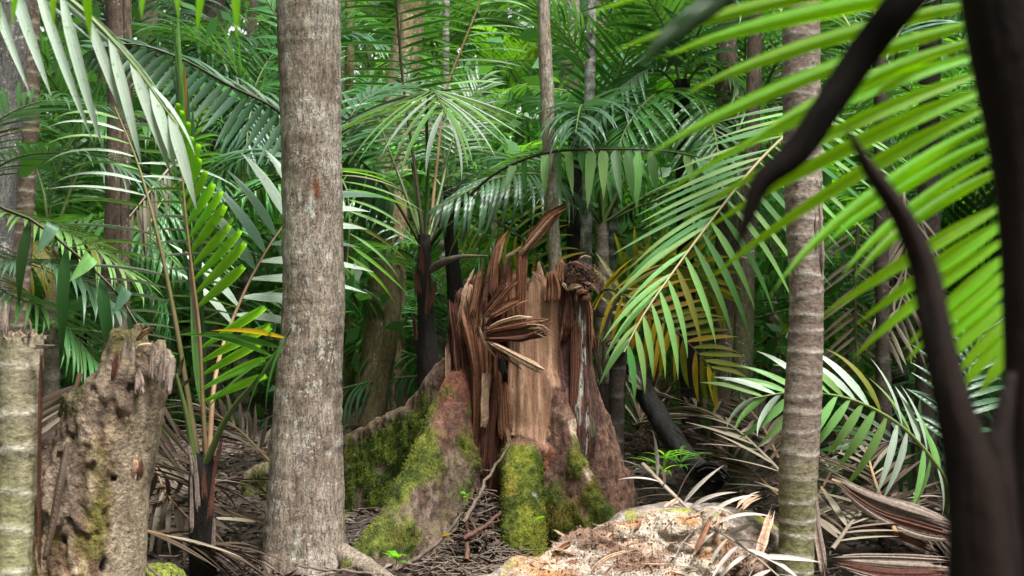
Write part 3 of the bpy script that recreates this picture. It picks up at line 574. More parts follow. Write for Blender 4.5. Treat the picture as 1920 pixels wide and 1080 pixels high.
# upright spikes of the left rim
SPK = [((933, 446), (920, 520), (905, 600), 13, SPLW), ((951, 433), (934, 470), (922, 560), 12, SPLW), ((891, 500), (878, 545), (866, 620), 16, SPLP), ((905, 486), (897, 530), (886, 600), 11, SPLW),
       ((942, 476), (936, 520), (930, 600), 15, SPLW), ((960, 486), (954, 530), (948, 600), 11, SPLW), ((919, 492), (914, 540), (906, 620), 14, SPLP), ((926, 470), (917, 520), (908, 590), 10, SPLD),
       ((968, 500), (962, 545), (958, 610), 13, SPLW), ((880, 530), (872, 570), (862, 640), 14, SPLD), ((872, 545), (866, 590), (858, 660), 12, SPLW), 
       ((948, 500), (944, 540), (938, 610), 9, SPLD), ((912, 505), (903, 560), (893, 640), 10, SPLW), 
       ((898, 515), (890, 560), (880, 640), 12, SPLD), ((957, 470), (950, 500), (946, 560), 7, SPLP), ((938, 455), (930, 500), (920, 560), 8, SPLD)]
for i, (a, b, c, w_, m) in enumerate(SPK):
    of = .01 + .03 * R.random(); ln = R.uniform(-.10, .16)
    splinter(stump, [(*c, Yc(c[0], of)), (*b, Yc(b[0], of) + .03), (*a, Yc(a[0], of) + .06 + ln)], [w_ * 1.25, w_ * 1.1, w_ * .35], .013, m, i + 20, jag=.2)
for i in range(26):                       # shorter ragged teeth round the rest of the rim
    t = math.radians(R.uniform(28, 330)); rr_ = SR - R.uniform(.0, .08); bx, by = SC[0] + math.sin(t) * rr_, SC[1] - math.cos(t) * rr_; z0 = R.uniform(1.0, 1.1); z1 = R.uniform(1.25, 1.45)
    Y0 = by; px = 960 + bx * FPX / Y0
    splinter(stump, [(px, 540 + (EYE - z0) * FPX / Y0, Y0), (px + R.uniform(-6, 6), 540 + (EYE - (z0 + z1) / 2) * FPX / Y0, Y0), (px + R.uniform(-12, 12), 540 + (EYE - z1) * FPX / Y0, Y0)], [R.uniform(14, 26), 16, 4], .012, R.choice([SPLW, SPLD, SPLW]), i + 60, jag=.25)
# the long snapped splinter that kinks up to the right
Yk = Yc(980, .03)
splinter(stump, [(976, 610, Yk), (978, 540, Yk + .02), (980, 466, Yk + .04)], [20, 19, 20], .022, SPLW, 101, jag=.05)
splinter(stump, [(977, 474, Yk + .035), (1004, 441, Yk + .02), (1036, 405, Yk), (1066, 383, Yk - .02)], [18, 23, 21, 9], .022, SPLW, 102, jag=.15, label='kinked splinter pointing up')
splinter(stump, [(972, 482, Yk + .02), (1002, 446, Yk), (1046, 398, Yk - .02)], [5, 7, 3], .008, SPLP, 103, jag=.1)
splinter(stump, [(946, 482, Yk), (962, 474, Yk), (978, 462, Yk)], [3, 5, 3], .006, SPLP, 104)
# panel tabs and chips
sp([(1036, 570), (1037, 535), (1034, 505)], [26, 24, 16], .02, SPLW, -.01, 110, jag=.08)
sp([(1046, 535), (1050, 505), (1052, 484)], [16, 17, 12], .012, SPLW, .0, 111)
sp([(996, 508), (1006, 518), (1016, 529)], [3, 7, 4], .005, SPLP, .02, 112)
# crossing strips and the frayed bundle
sp([(908, 598, 5.88), (938, 562, 5.86), (970, 524, 5.84)], [9, 11, 9], .009, SPLW, .06, 120, jag=.08, nc=5); sp([(904, 590, 5.9), (930, 556, 5.88), (952, 530, 5.87)], [6, 7, 6], .007, SPLD, .06, 122, jag=.08, nc=4)
sp([(914, 594, 5.87), (950, 573, 5.84), (988, 556, 5.82)], [12, 16, 15], .010, SPLW, .07, 121, jag=.1, nc=6)
sp([(906, 632, 5.88), (950, 628, 5.82), (992, 622, 5.76), (1030, 612, 5.72)], [14, 24, 32, 30], .022, SPLD, .04, 123, jag=.10, nc=14, label='frayed bundle of splinters sticking out sideways')
sp([(906, 622, 5.87), (950, 614, 5.80), (992, 606, 5.74), (1030, 600, 5.71)], [6, 9, 12, 10], .010, SPLW, .06, 124, jag=.1, nc=5); sp([(914, 616, 5.87), (945, 602, 5.82), (972, 596, 5.78), (998, 594, 5.76)], [5, 7, 8, 6], .008, SPLP, .06, 125, jag=.1, nc=4)
for i in range(14):
    ya = 602 + 22 * (i / 13) + R.uniform(-2, 2); x0 = R.uniform(985, 1020); dx = R.uniform(18, 46); dy = R.uniform(-10, 16); sp([(x0, ya, 5.72), (x0 + dx * .5, ya + dy * .3, 5.70), (x0 + dx, ya + dy, 5.69)], [2.2, 1.8, 1], .0016, (SPLP, SPLW)[i % 2], .06, 700 + i, nc=2, seg=6, jag=.05)
sp([(912, 638, 5.86), (945, 656, 5.80), (982, 677, 5.74), (1022, 698, 5.70)], [6, 10, 16, 15], .010, SPLP, .05, 129, jag=.08, nc=6, label='pale splinter hanging out of the torn face')
sp([(920, 648), (950, 672, 5.80), (984, 697, 5.74)], [3, 4, 2], .004, SPLW, .05, 130)
sp([(898, 612), (908, 640), (931, 672)], [3, 5, 3], .004, SPLP, .06, 132)
sp([(908, 612), (920, 618), (930, 622)], [4, 6, 3], .005, SPLP, .07, 134)
sp([(937, 668), (942, 690), (946, 708)], [10, 15, 5], .008, CHAR, .03, 135)
# slabs down the front
sp([(853, 553), (862, 610), (872, 700), (866, 800)], [24, 34, 36, 30], .025, SPLD, .02, 140, jag=.08, label='dark bark slab still standing on the rim')
sp([(876, 555), (889, 620), (899, 700), (895, 850), (898, 930)], [34, 36, 28, 24, 18], .03, SPLW, .02, 141, jag=.07)
sp([(852, 600), (846, 700), (838, 790)], [16, 22, 28], .02, SPLD, .02, 142)
sp([(911, 698), (909, 750), (907, 802)], [15, 16, 13], .010, SPLP, .06, 143, jag=.03)
sp([(837, 642), (841, 700), (836, 760), (826, 812)], [5, 12, 18, 26], .010, SPLP, .06, 144, jag=.1, label='pale torn strip flaring at its foot')
sp([(925, 700), (922, 780), (912, 900)], [12, 16, 12], .018, SPLD, .0, 145); sp([(933, 640), (932, 720), (930, 800)], [10, 12, 8], .012, SPLW, -.02, 146)
sp([(944, 716), (946, 770), (950, 828)], [18, 24, 30], .012, SPLW, -.035, 147, jag=.08)
sp([(950, 800), (954, 822), (957, 838)], [4, 7, 4], .006, SPLP, -.02, 149); sp([(985, 808), (983, 826), (980, 845)], [14, 16, 6], .008, SPLP, -.03, 150)
sp([(886, 640), (884, 720), (880, 820)], [7, 10, 12], .012, SPLD, .03, 151); sp([(1076, 590), (1076, 700), (1070, 800)], [8, 10, 9], .012, SPLD, .0, 152); sp([(1086, 600), (1084, 680), (1080, 760)], [7, 8, 6], .01, SPLW, .01, 153)
sp([(1108, 610), (1112, 632), (1116, 660)], [8, 10, 7], .008, SPLD, -.02, 154); sp([(1100, 582), (1118, 588), (1138, 594)], [8, 10, 6], .01, CHAR, -.1, 155)
# pocket of shredded rot on the right of the rim
Yn = 6.08; nc_ = np.array(P(1078, 522, Yn)) - SB
g, o1 = grid3(nc_ - .16, nc_ + .16, .012); f = np.linalg.norm((g - nc_) / np.array([1, 1, .8]), axis=-1) - .105 + .045 * fbm(g + SB, 16, 80, 3)
f = np.maximum(f, -(np.linalg.norm((g - nc_ - np.array([-.005, -.10, .015])), axis=-1) - .055))
v, q = nets(f.astype(np.float32), o1, .012); cc = mixc(np.tile(np.array((.03, .015, .014)), (len(v), 1)), (.12, .06, .045), sstep(-.2, .5, fbm(v + SB, 30, 81, 3))); link('rot_pocket', mesh_np('rot_pocket', v, q, ROT, cc), stump)
cv_, cq_, k0 = [], [], 0
for i in range(620):
    a = R.uniform(0, 6.28); e = R.uniform(-.5, 1.2); d = np.array([math.cos(a) * math.cos(e), -abs(math.sin(a)) * math.cos(e) * .9, math.sin(e)])
    p = nc_ + d * R.uniform(.085, .125) * np.array([1.15, 1, .85]) + np.array([.02, 0, -.02]); l = R.uniform(.012, .045); t = unit(NP.normal(0, 1, 3) + np.array([.6, 0, -.2]))
    c = np.array([p - t * l / 2, p + d * R.uniform(.002, .012), p + t * l / 2]); v, q = tube(c, np.array([.5, 1, .3]) * R.uniform(.0012, .0034), 4, .6); cv_.append(v); cq_.append(q + k0); k0 += len(v)
o = link('shredded_chips', mesh_np('shredded_chips', np.concatenate(cv_), np.concatenate(cq_), SPLW, None, False), stump); o['kind'] = 'stuff'
for i, (a, b, w_) in enumerate(((( 1062, 545), (1092, 536), 8), ((1078, 552), (1104, 548), 9), ((1096, 528), (1124, 552), 6), ((1060, 500), (1084, 496), 5), ((1052, 530), (1064, 548), 6), ((1088, 560), (1112, 566), 8), ((1085, 486), (1108, 482), 3), ((1100, 540), (1118, 536), 5), ((1070, 492), (1096, 502), 5))):
    splinter(stump, [(*a, 5.96), ((a[0] + b[0]) / 2, (a[1] + b[1]) / 2 - 4, 5.94), (*b, 5.96)], [w_ * .6, w_, w_ * .5], .006, SPLP if i % 2 == 0 else SPLW, i + 200, name='wood_chip', jag=.15)

# ------------------------------------------------------------------ rotten log in front
logt = thing('rotten_log', (.55, 4.7, 0), 'fallen rotten log with crumbling white and orange wood below the stump', 'log'); LB = np.array(logt.location)
ch = [(-.45, 4.25, -.06, .13), (-.1, 4.42, .05, .165), (.2, 4.55, .09, .21), (.5, 4.7, .165, .25), (.76, 4.84, .18, .25), (1.0, 4.98, .17, .22)]
g, o1 = grid3((-.75, 3.9, -.05), (1.6, 5.3, .6), .012); f = chain_sdf(g, ch)
f = f + .045 * fbm(g, (6, 6, 7), 90, 2).astype(np.float32)
bite = np.linalg.norm((g - np.array([.62, 4.42, .36], np.float32)) / np.array([.62, .20, .17], np.float32), axis=-1); f = smax(f, -(bite - 1) * .17, .03)
v, q = nets(f.astype(np.float32), o1, .012); v = v.astype(np.float32); n_v = vnormals(v, q); ins = sstep(1.35, 1.12, np.linalg.norm((v - np.array([.62, 4.42, .36])) / np.array([.62, .20, .17]), axis=-1))
chunk = fbm(v, (11, 24, 28), 91, 4); crumb = np.abs(vnoise(v, (48, 48, 60), 92)); lowf = fbm(v, (5, 5, 6), 93, 3)
rotm = np.clip(ins + .8 * sstep(-.2, .3, -n_v[:, 1] - .45 + .5 * lowf), 0, 1) * sstep(-.15, .12, v[:, 0] + .1 * lowf)
v = v + n_v * (rotm * (.034 * chunk + .018 * crumb + .016 * sstep(.0, .08, fbm(v, (8, 16, 16), 99, 3))) + (1 - rotm) * .008 * chunk)[:, None]
c = mixc(np.tile(np.array((.17, .125, .10)), (len(v), 1)), (.36, .30, .26), sstep(-.3, .4, fbm(v, (14, 30, 30), 94, 4)))
c = mixc(c, (.30, .30, .05), sstep(.25, .45, fbm(v, 7, 95, 3)) * (n_v[:, 2] > .45) * .9)
rc = mixc(np.tile(np.array((.56, .44, .335)), (len(v), 1)), (.43, .22, .10), sstep(.0, .3, fbm(v, (5, 9, 11), 96, 3) + .3)); rc = mixc(rc, (.24, .145, .10), sstep(.1, .35, fbm(v, (4, 4, 5.5), 97, 3) + .5 * np.exp(-((v[:, 0] - .36) / .14) ** 2) + .03)); rc = mixc(rc, (.66, .58, .49), sstep(.15, .4, fbm(v, (6, 11, 14), 98, 3)) * .5); rc = mixc(rc, (.16, .08, .045), sstep(.25, .5, -chunk) * .6)
c = c * (1 - rotm[:, None]) + rc * rotm[:, None]
link('log_body', mesh_np('log_body', v - LB, q, ROTL, c), logt)
cv_, cq_, cc_, k0 = [], [], [], 0
sel = np.where(rotm > .6)[0]; sel = sel[NP.permutation(len(sel))[:2600]]
ico = np.array([(0, 0, 1), (1, 0, 0), (0, 1, 0), (-1, 0, 0), (0, -1, 0), (0, 0, -1)], float); iq = np.array([(0, 1, 2), (0, 2, 3), (0, 3, 4), (0, 4, 1), (5, 2, 1), (5, 3, 2), (5, 4, 3), (5, 1, 4)])
for s in sel:
    e = ico * NP.uniform(.35, 1.2, (6, 1)) * NP.uniform(.5, 1.4, (1, 3)) * R.uniform(.002, .007); cv_.append(v[s] + n_v[s] * .004 + e - LB); cq_.append(iq + k0); cc_.append(np.tile(rc[s] * R.uniform(.7, 1.15), (6, 1))); k0 += 6
o = link('crumbs', mesh_np('crumbs', np.concatenate(cv_), np.zeros((0, 4)), ROTL, np.concatenate(cc_), False, np.concatenate(cq_)), logt); o['kind'] = 'stuff'
for i, (pts, wp, m) in enumerate((([(1380, 960, 4.62), (1400, 940, 4.66), (1430, 925, 4.70)], [24, 34, 20], SPLP), ([(1345, 1000, 4.55), (1352, 975, 4.6), (1362, 950, 4.66)], [16, 22, 12], SPLP), ([(1210, 985, 4.7), (1240, 960, 4.76), (1275, 935, 4.82)], [14, 26, 18], SPLP), ([(1120, 1000, 4.62), (1160, 985, 4.68), (1200, 968, 4.75)], [12, 18, 14], SPLP),
                                   ([(1300, 1040, 4.45), (1320, 1000, 4.5), (1335, 965, 4.6)], [12, 16, 10], SPLW), ([(1420, 1050, 4.5), (1435, 1000, 4.56), (1450, 950, 4.64)], [30, 34, 20], SPLP), ([(1100, 1075, 4.4), (1140, 1045, 4.42), (1190, 1030, 4.45)], [14, 22, 12], SPLP), ([(1035, 1040, 4.5), (1060, 1020, 4.55), (1100, 1010, 4.6)], [10, 16, 10], SPLW))):
    splinter(logt, pts, [t * .5 for t in wp], .008, m, 300 + i, 'wood_flake', jag=.3)
for i, s in enumerate(np.where((rotm > .5) & (n_v[:, 1] < .2) & (v[:, 2] > .1))[0][NP.randint(0, int(((rotm > .5) & (n_v[:, 1] < .2) & (v[:, 2] > .1)).sum()), 40)]):
    q0 = v[s] + n_v[s] * .006; d = unit(np.array([.85, .25, .1]) + NP.normal(0, .45, 3)) * R.uniform(.02, .07); ends = []
    for e in (-1, 0, 1):
        w0 = q0 + d * e + n_v[s] * (.006 if e else .0); ends.append((960 + w0[0] * FPX / w0[1], 540 + (EYE - w0[2]) * FPX / w0[1], w0[1]))
    wq = R.uniform(2, 6); splinter(logt, ends, [wq * .6, wq, wq * .7], .004, (SPLP, SPLP, SPLW)[i % 3], 900 + i, 'wood_shard', jag=.2, nc=4, seg=6)

# ------------------------------------------------------------------ rotten stump on the left
rs_ = thing('rotten_stump', (*P(150, 1080, 4.0)[:2], 0), 'leaning rotten stump with jagged top beside the ringed palm stub', 'stump'); RB = np.array(rs_.location)
pts = [(150, 1300, 210), (160, 1080, 200), (182, 900, 180), (215, 760, 170), (254, 690, 134), (272, 630, 116)]
ch = [(*P(a, b, 4.0), M2(c_, 4.0) / 2) for a, b, c_ in pts]; ch = [(c_[0], 4.0, c_[2], c_[3]) for c_ in ch]
lo = np.array(ch)[:, :3].min(0) - .25; hi = np.array(ch)[:, :3].max(0) + .25; g, o1 = grid3(lo, hi, .009); f = chain_sdf(g, ch)
px = 960 + g[..., 0] * FPX / 4.0; pyt = np.interp(px, [60, 115, 135, 170, 200, 212, 228, 243, 258, 272, 283, 296, 308, 325], [780, 775, 752, 745, 700, 690, 640, 622, 668, 712, 648, 655, 668, 690]); zt = EYE - (pyt - 540) * 4.0 / FPX
f = smax(f - .01, (g[..., 2] - zt - .06 * fbm(g, (30, 30, 3), 121, 2)) * .5, .004)
v, q = nets((f + .012 * fbm(g, (9, 9, 4), 122, 2)).astype(np.float32), o1, .009); v = v.astype(np.float32); n_v = vnormals(v, q); a1 = fbm(v, (34, 34, 12), 123, 4); a2 = fbm(v, (8, 8, 3.5), 124, 3); hole = sstep(.80, .90, vnoise(v, (26, 26, 20), 125))
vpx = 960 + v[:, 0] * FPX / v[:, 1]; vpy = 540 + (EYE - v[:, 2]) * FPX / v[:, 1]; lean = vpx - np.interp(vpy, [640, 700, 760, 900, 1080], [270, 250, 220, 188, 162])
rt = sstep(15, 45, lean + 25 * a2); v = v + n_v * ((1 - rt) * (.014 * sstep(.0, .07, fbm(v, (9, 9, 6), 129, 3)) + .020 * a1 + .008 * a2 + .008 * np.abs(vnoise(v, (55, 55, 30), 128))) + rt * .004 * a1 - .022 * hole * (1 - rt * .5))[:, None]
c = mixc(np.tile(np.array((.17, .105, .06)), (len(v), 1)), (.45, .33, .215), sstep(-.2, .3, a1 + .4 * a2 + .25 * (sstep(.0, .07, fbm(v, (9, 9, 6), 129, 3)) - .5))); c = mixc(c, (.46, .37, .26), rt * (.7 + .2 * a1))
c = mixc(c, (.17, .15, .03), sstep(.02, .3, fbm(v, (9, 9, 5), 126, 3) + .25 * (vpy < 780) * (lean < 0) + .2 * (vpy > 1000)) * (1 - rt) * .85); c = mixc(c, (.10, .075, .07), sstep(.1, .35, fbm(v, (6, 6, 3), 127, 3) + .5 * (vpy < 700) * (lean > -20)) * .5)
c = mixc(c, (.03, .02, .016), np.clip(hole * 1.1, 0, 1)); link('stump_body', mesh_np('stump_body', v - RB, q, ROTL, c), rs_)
for i, (ppt, wp, m, nm_) in enumerate((([(256, 640, 3.95), (270, 624, 3.93), (290, 614, 3.92)], [5, 9, 3], SPLP, 'splinter'), ([(256, 650, 3.92), (272, 646, 3.9), (288, 645, 3.9)], [3, 4, 2], SPLP, 'splinter'), ([(260, 905, 3.85), (263, 880, 3.84), (262, 855, 3.85)], [7, 12, 5], SPLD, 'bark_flake'), ([(250, 900, 3.84), (254, 870, 3.83), (256, 850, 3.84)], [9, 12, 6], SPLP, 'bark_flake'), ([(213, 720, 3.84), (216, 690, 3.84), (222, 655, 3.86)], [8, 12, 5], SPLD, 'bark_flake'))):
    splinter(rs_, ppt, wp, .008, m, 400 + i, nm_, jag=.2)

for i, (x0, y0, x1, y1, w_, m, Yd) in enumerate(((228, 720, 238, 626, 18, SHEATH, 3.86), (244, 700, 248, 640, 14, SHEATH, 3.90), (216, 735, 222, 668, 14, SHEATH, 3.88), (284, 720, 286, 640, 12, SHEATH, 3.87), (300, 735, 306, 655, 14, SHEATH, 3.86), (314, 740, 320, 675, 10, SHEATH, 3.90), (262, 740, 262, 690, 14, SHEATH, 3.84), (205, 750, 204, 690, 12, SHEATH, 3.9), (272, 730, 274, 668, 9, SHEATH, 4.08), (252, 720, 256, 650, 10, SHEATH, 4.08))):
    splinter(rs_, [(x0, y0, Yd), ((x0 + x1) / 2, (y0 + y1) / 2, Yd + .005), (x1, y1, Yd + .02)], [w_, w_ * .9, w_ * .35], .010, m, 450 + i, 'splinter', jag=.2)
# ------------------------------------------------------------------ ringed palm stub at the left edge
r = thing('palm_stub', (P(28, 1080, 3.5).x, 3.5, 0), 'pale ringed palm stub snapped off at the left edge', 'stump')
trunk_part(r, px_rows([(40, 628, 80), (36, 800, 76), (28, 1000, 64), (26, 1080, 62)], 3.5), 'stub', rings=.125, ns=40, step=.012, rough=.002, seed=3, ringcol=(.68, .62, .50), algae=((.24, .25, .08), .3, .8, 1.4))
splinter(r, [(74, 1080, 3.47), (74, 850, 3.46), (79, 640, 3.45)], [5, 6, 6], .006, SPLD, 420, 'bark_seam')
cv_, cq_, k0 = [], [], 0; tp = np.array(P(40, 632, 3.5)) - np.array(r.location)
for i in range(150):
    a = R.uniform(0, 6.28); rr_ = .066 * math.sqrt(R.random()); p = tp + np.array([math.cos(a) * rr_, math.sin(a) * rr_, -.01]); d = np.array([math.cos(a) * R.uniform(-.2, .7), math.sin(a) * .4, R.uniform(.2, .8)]); l = R.uniform(.012, .04)
    cvx = np.array([p, p + d * l * .6, p + d * l + NP.normal(0, .008, 3)]); vv, qq = tube(cvx, np.array([1, .8, .3]) * R.uniform(.002, .006), 4, .5); cv_.append(vv); cq_.append(qq + k0); k0 += len(vv)
o = link('frayed_fibres', mesh_np('frayed_fibres', np.concatenate(cv_), np.concatenate(cq_), FIBRE), r); o['kind'] = 'stuff'
for pp, wp in (([(2, 640, 3.45), (6, 590, 3.45), (10, 560, 3.46)], [22, 20, 12]), ([(60, 650, 3.44), (80, 650, 3.42), (104, 648, 3.40)], [8, 8, 2]), ([(52, 640, 3.44), (58, 612, 3.44), (50, 590, 3.46)], [4, 4, 1])): splinter(r, pp, wp, .006, SHEATH, 430 + int(wp[0]), 'splinter', jag=.2)

# ------------------------------------------------------------------ standing trunks
bt = thing('tree', (P(572, 1040, 5.5).x, 5.5, 0), 'thick grey-barked tree trunk in front of the stump, flaring at its foot', 'tree')
rows = px_rows([(577, 0, 118), (582, 200, 112), (587, 420, 111), (588, 560, 114), (580, 720, 122), (574, 880, 136), (572, 980, 146), (572, 1040, 156), (572, 1090, 176)], 5.5, 4.2)
b = np.array(bt.location); rows = [(a[0] - b[0], a[1] - b[1], a[2], a[3]) for a in rows]
v, q, h, ring, nr = trunk_geo(rows, 72, .014, .0045, 0, 2)
v = v + nr * (.006 * (1 - np.abs(vnoise(v, (46, 46, 9), 131)) * 2) * .6 + .018 * np.maximum(0, np.sin(np.arctan2(nr[:, 1], nr[:, 0]) * 5 + 1)) * sstep(.35, .0, h) + .004 * fbm(v, (6, 6, 40), 132, 2))[:, None]
c = bark_colour(v, h, ring, TPAL['grey'], 4, lichen=.22); lit_side = sstep(-.2, .9, nr[:, 0]); c = mixc(c, (.47, .42, .37), lit_side * sstep(.0, .35, fbm(v, (9, 9, 3), 133, 3)) * .4)  # right side painted paler, as light from the right would make it
c = mixc(c, (.26, .085, .045), sstep(.3, .8, np.exp(-((v[:, 2] - 1.82) / .055) ** 2) * np.exp(-((nr[:, 0] - .30) / .15) ** 2) * (nr[:, 1] < 0) * 1.5 * (1 + .9 * fbm(v, (16, 16, 12), 134, 3))))
c = mixc(c, (.12, .14, .03), sstep(.15, .4, fbm(v, 6, 135, 3)) * sstep(.3, .05, h) * .8)
link('trunk', mesh_np('trunk', v, q, BARK, c), bt)

pr = thing('palm_tree', (P(1500, 1080, 4.7).x, 4.7, 0), 'brown ringed palm trunk standing behind the bright near frond', 'palm')
trunk_part(pr, px_rows([(1502, 40, 68), (1505, 330, 70), (1512, 560, 64), (1505, 760, 70), (1496, 900, 72), (1494, 1000, 66), (1490, 1080, 68)], 4.7, 4.5), 'palm', rings=.086, ns=48, step=.010, rough=.002, seed=8, algae=((.15, .145, .06), .4, .95, 1.5))
for pp, wp in (([(1531, 470, 4.63), (1530, 440, 4.63), (1528, 400, 4.63)], [3, 4, 2]), ([(1541, 520, 4.65), (1540, 480, 4.64), (1532, 340, 4.65)], [6, 10, 6])): splinter(pr, pp, wp, .005, SHEATH, 510 + pp[0][0], 'bark_flake')
for a in range(9):      # its crown, above the frame
    az = a * .698 + .2; tpt = Vector((P(1502, 0, 4.7).x, 4.7, 6.9)); e = Vector((math.cos(az), math.sin(az), 0))
    frond(pr, [tpt, tpt + e * .6 + Vector((0, 0, .45)), tpt + e * 1.4 + Vector((0, 0, .45)), tpt + e * 2.1 + Vector((0, 0, -.1))], 26, .2, (.4, .6, .5, .2), .04, mat=MID, joined=True, seed=a, bends=('12',))

tree('tree', [(24, -40, 62), (20, 120, 58), (10, 300, 50), (0, 480, 46)], 7.0, 'dark grey trunk leaning along the left edge behind hanging silvery leaves', pal='stone', seed=21)
tree('palm_tree', [(58, 60, 34), (56, 220, 34), (48, 380, 36), (34, 560, 40)], 8.0, 'ringed brown palm trunk beside the dark grey leaning trunk', 'palm', pal='brown', rings=.10, step=.014, ringcol=(.42, .36, .3), seed=22)
tree('tree', [(216, -20, 36), (218, 200, 34), (216, 420, 40), (214, 640, 44)], 7.6, 'reddish brown trunk rising behind the rotten stump', pal='brown', seed=23)
tree('tree', [(238, -20, 16), (240, 160, 17), (234, 400, 17), (236, 640, 16)], 7.1, 'thin grey-brown sapling stem in front of reddish trunk', pal='brown', seed=24, lichen=.15)
tree('tree', [(278, -20, 34), (282, 200, 36), (286, 400, 38)], 14, 'pale trunk at top beside the blue-green frond', pal='grey', seed=25)
tree('tree', [(402, -20, 40), (398, 120, 42), (396, 300, 46)], 13, 'pale distant trunk near the top left of grey tree', pal='grey', seed=26, lichen=.2)
tree('tree', [(772, 0, 52), (752, 180, 62), (732, 380, 72), (722, 600, 76), (714, 720, 96), (708, 800, 150)], 11.3, 'broad brown tree with flared foot behind the left buttress', pal='moss', seed=27, ns=36, lichen=.1)
tree('tree', [(752, 330, 26), (742, 520, 30), (728, 660, 30), (712, 740, 34), (698, 805, 52)], 10.6, 'slim leaning trunk in front of broad brown tree', pal='moss', seed=28, up=1.5)
tree('tree', [(1019, 0, 21), (1026, 200, 23), (1035, 400, 25), (1043, 520, 27)], 8.0, 'slender pale straight trunk rising behind the stump', pal='pale', seed=29, lichen=.3, step=.02)
tree('palm_tree', [(1078, 330, 26), (1077, 500, 28)], 10, 'blackened slim palm trunk behind the kinked splinter', 'palm', pal='black', seed=30, up=.6)
tree('palm_tree', [(1106, 150, 20), (1102, 320, 21), (1098, 500, 22)], 9.6, 'grey ringed palm trunk with white lichen right of the blackened one', 'palm', pal='stone', rings=.13, ringcol=(.5, .5, .47), seed=31, lichen=.35)
tree('palm_tree', [(1152, 330, 19), (1148, 420, 20), (1144, 560, 21)], 10, 'dark green ringed palm trunk beside lichen-spotted palm trunk', 'palm', pal='green', rings=.12, ringcol=(.30, .34, .28), seed=32, up=1)
tree('tree', [(1124, 330, 22), (1124, 500, 24)], 13, 'mossy pale trunk seen between two ringed palm trunks', pal='moss', seed=33, lichen=.3)
tree('tree', [(1362, 100, 36), (1362, 400, 40), (1360, 760, 46)], 9.0, 'dark brown trunk directly behind the drooping pale frond', pal='brown', seed=35)
tree('tree', [(1416, 20, 26), (1410, 260, 28), (1398, 500, 36), (1392, 700, 40), (1384, 920, 42)], 7.6, 'reddish brown trunk with green patches rising from dead fronds', pal='brown', seed=36, algae=((.12, .13, .06), .35, .8, 3.0))
tree('tree', [(1376, 50, 13), (1380, 300, 14), (1384, 600, 16)], 9.4, 'very thin pale stem beside dark brown trunk', pal='grey', seed=37, lichen=.25)
tree('palm_tree', [(1452, 380, 24), (1452, 640, 26)], 12, 'slim shaded trunk between pale frond and ringed palm', 'palm', pal='brown', seed=38, rings=.15)
tree('palm_tree', [(1742, 330, 40), (1738, 700, 42), (1728, 920, 44)], 6.6, 'dark reddish palm trunk behind the dead hanging frond', 'palm', pal='dark', seed=39, rings=.2, ringcol=(.08, .06, .05))
tree('tree', [(655, 400, 18), (655, 700, 20)], 12, 'dim thin trunk just right of thick grey tree', pal='moss', seed=40)
tree('tree', [(832, 380, 16), (828, 660, 18)], 11, 'thin grey trunk between the two dark palms', pal='stone', seed=41, lichen=.2, rings=.14)

# burnt stub and leaning charred log
r = thing('burnt_palm_stub', (P(1156, 860, 7.0).x, 7.0, 0), 'short blackened ringed palm stub right of the big stump', 'stump')
trunk_part(r, px_rows([(1158, 642, 34), (1158, 720, 32), (1154, 860, 30)], 7.0), 'dark', rings=.14, ns=28, step=.014, rough=.004, seed=42, ringcol=(.15, .13, .12))
splinter(r, [(1138, 652, 6.93), (1158, 644, 6.92), (1178, 650, 6.93)], [10, 17, 16], .03, SHEATH, 520, 'torn_cap', jag=.1)
r = thing('charred_log', (P(1330, 900, 6.9).x, 6.9, 0), 'charred black log leaning from the burnt stub down to the ground', 'log')
rw = [(*P(1345, 915, 6.7), M2(46, 6.8) / 2), (*P(1292, 862, 6.8), M2(44, 6.8) / 2), (*P(1240, 790, 6.9), M2(40, 6.9) / 2), (*P(1206, 730, 7.0), M2(36, 7) / 2), (*P(1180, 684, 7.05), M2(24, 7) / 2)]
trunk_part(r, rw, 'black', 'log_body', ns=24, step=.02, rough=.014, seed=43, mat=CHAR); splinter(r, [(1178, 690, 6.95), (1190, 712, 6.93), (1208, 732, 6.93)], [12, 18, 6], .008, SHEATH, 521, 'bark_flake', jag=.2)
splinter(r, [(1300, 890, 6.7), (1340, 885, 6.62), (1368, 905, 6.6)], [20, 34, 16], .05, CHAR, 522, 'broken_end')
# ------------------------------------------------------------------ young palm beside the thick tree
def pp(*a): return [P(*t) for t in a]
sap = thing('young_palm', (P(380, 1085, 5.2).x, 5.2, 0), 'young palm with one bright green new frond beside the thick grey tree', 'palm')
trunk_part(sap, px_rows([(384, 850, 34), (380, 880, 46), (378, 960, 44), (380, 1070, 50)], 5.2), 'black', ns=24, step=.012, rough=.014, seed=50)
for i, (a, b, w_) in enumerate((((366, 900), (352, 820), 9), ((398, 900), (418, 815), 8), ((372, 960), (366, 850), 8), ((392, 980), (404, 860), 9), ((360, 1000), (358, 880), 7), ((384, 940), (382, 870), 10), ((400, 1040), (402, 960), 7))):
    splinter(sap, [(*a, 5.08), ((a[0] + b[0]) / 2, (a[1] + b[1]) / 2, 5.07), (*b, 5.06)], [w_, w_, 2], .004, (SHEATH, SPLD)[i % 2], 540 + i, 'leaf_base', jag=.2)
frond(sap, pp((385, 860, 5.2), (376, 640, 5.18), (345, 300, 5.15), (330, 150, 5.15)), 18, .12, (.62, .6, .45, .35), .036, ((-.12, -.15, 1), (-.05, -.05, 1)), ((.04, -.15, 1), (.03, 0, 1)), BLUE, RACH, (.012, .003), ('0',), .0, .02, label='unopened spear of folded pale leaves', mix=(PALE, .6), seed=3)
